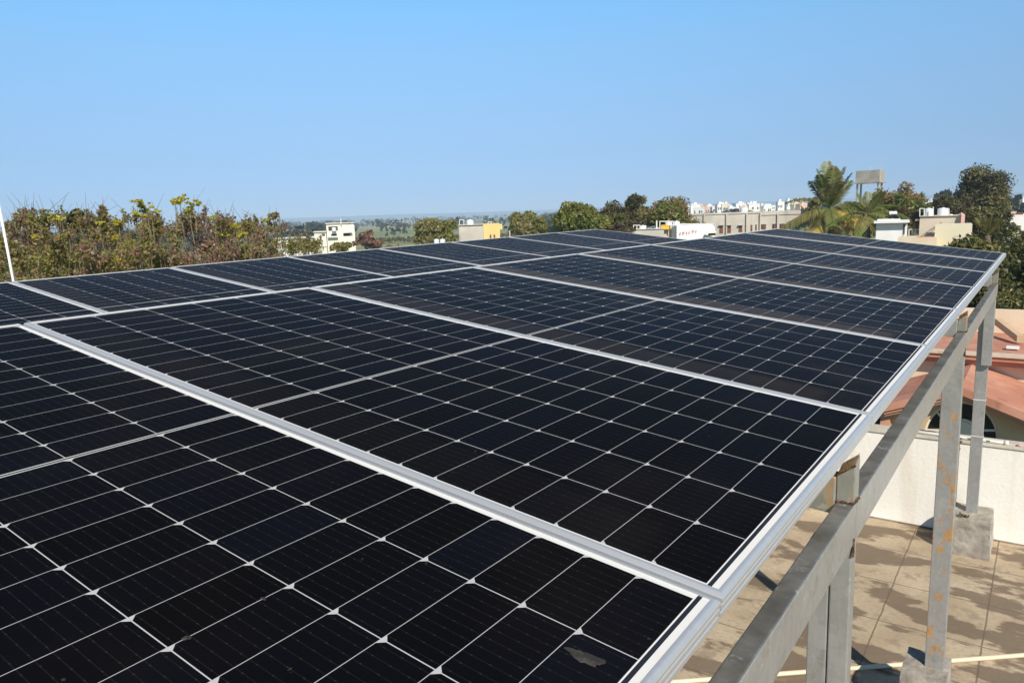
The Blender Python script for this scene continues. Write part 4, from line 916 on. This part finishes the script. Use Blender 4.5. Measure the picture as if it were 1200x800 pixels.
palm('shorter green coconut palm leaning out right of the tall one', 1016, 252, 64, fz2, 72, 3.35)
palm('young palm poking out of the dark tree by the beige house', 1157, 276, 40, [(1.57+q*.7,1.2-.12*(q % 3),.8,.12,0) for q in range(7)], 73, 1.5)

# hedges, scattered trees on the plain and the woods towards the horizon (too many to count)
rng = np.random.default_rng(77); V = []
def far_clump(x, y, r, h, n):
    cl = np.array([[x+rng.normal(0, r*.45), y+rng.normal(0, r*.45), h*rng.uniform(.35, .75), r*rng.uniform(.35, .65)] for _ in range(5)])
    V.append(leaves(rng, cl, n, r*.28, .7, .8, .3))
for i in range(2900):
    D = 260*math.exp(rng.random()*2.85); px = rng.uniform(-120, 1320) if i < 2000 else rng.choice([rng.uniform(-900, -100), rng.uniform(1300, 2100)])
    if 418 < px < 640 and D < 1300 and rng.random() < (.93 if D < 550 else .7): continue
    if 800 < px < 950 and D < 900 and rng.random() < .7: continue
    p = at(px, 300, D); far_clump(p[0], p[1], rng.uniform(3, 6.5)*(1+D/3500), rng.uniform(4.5, 10)*(1+D/6000), 26 if D < 1200 else 16)
tag(quads_obj('distant_trees', np.concatenate(V), L_FAR), 'blue green trees scattered over the plain to the horizon', 'woods', kind='stuff')
V = []
for x in np.arange(440, 640, 1.3):
    p = at(x, 282, 330+rng.normal(0, 4)); far_clump(p[0], p[1], 1.9, 2.6, 20)
tag(quads_obj('field_hedge', np.concatenate(V), L_DARK), 'low dark green hedge crossing the pale field', 'hedge', kind='stuff')

# low scrub on the waste ground between the house and the plain
rng = np.random.default_rng(31); V = []
for i in range(900):
    D = 22+230*rng.random()**.8; px = rng.uniform(-700, 1900); p = at(px, 300, D)
    h = rng.uniform(.8, 3.2); r0 = h*rng.uniform(.6, 1.2)
    q_ = lt(np.array([p[0], p[1], 0.0]))
    if -8 < q_[0] < 9 and -6 < q_[1] < 27: continue
    cl = np.array([[p[0]+rng.normal(0, r0*.5), p[1]+rng.normal(0, r0*.5), h*rng.uniform(.25, .75), r0*rng.uniform(.3, .6)] for _ in range(5)])
    V.append(leaves(rng, cl, 90, .09+.0016*D, .6, .8, .3, (.2, 1.2)))
tag(quads_obj('scrub_vegetation', np.concatenate(V), leaf_mat('leaves_scrub', OL+G2[:2], BR[:3]+OL[:2], .05, .3)), 'low olive and brown scrub on the ground below the roofs', 'scrub', kind='stuff')
# a pinch of dry litter on the footing by the parapet
rng = np.random.default_rng(5)
p = fr(-.17, 6.66, ZF-ZC+.335)
o = quads_obj('dry_leaf_litter', leaves(rng, np.array([[*p, .035], [*(p+RD*.04), .025]]), 45, .018, .5, .35, .2, (.0, 1.0)), leaf_mat('dry_litter', [(.34,.27,.14),(.12,.09,.05),(.44,.38,.26)], [(.3,.24,.12),(.10,.08,.05)], 20, .1))
tag(o, 'small clump of dry leaf litter on top of the footing by the parapet wall', 'dry leaves')
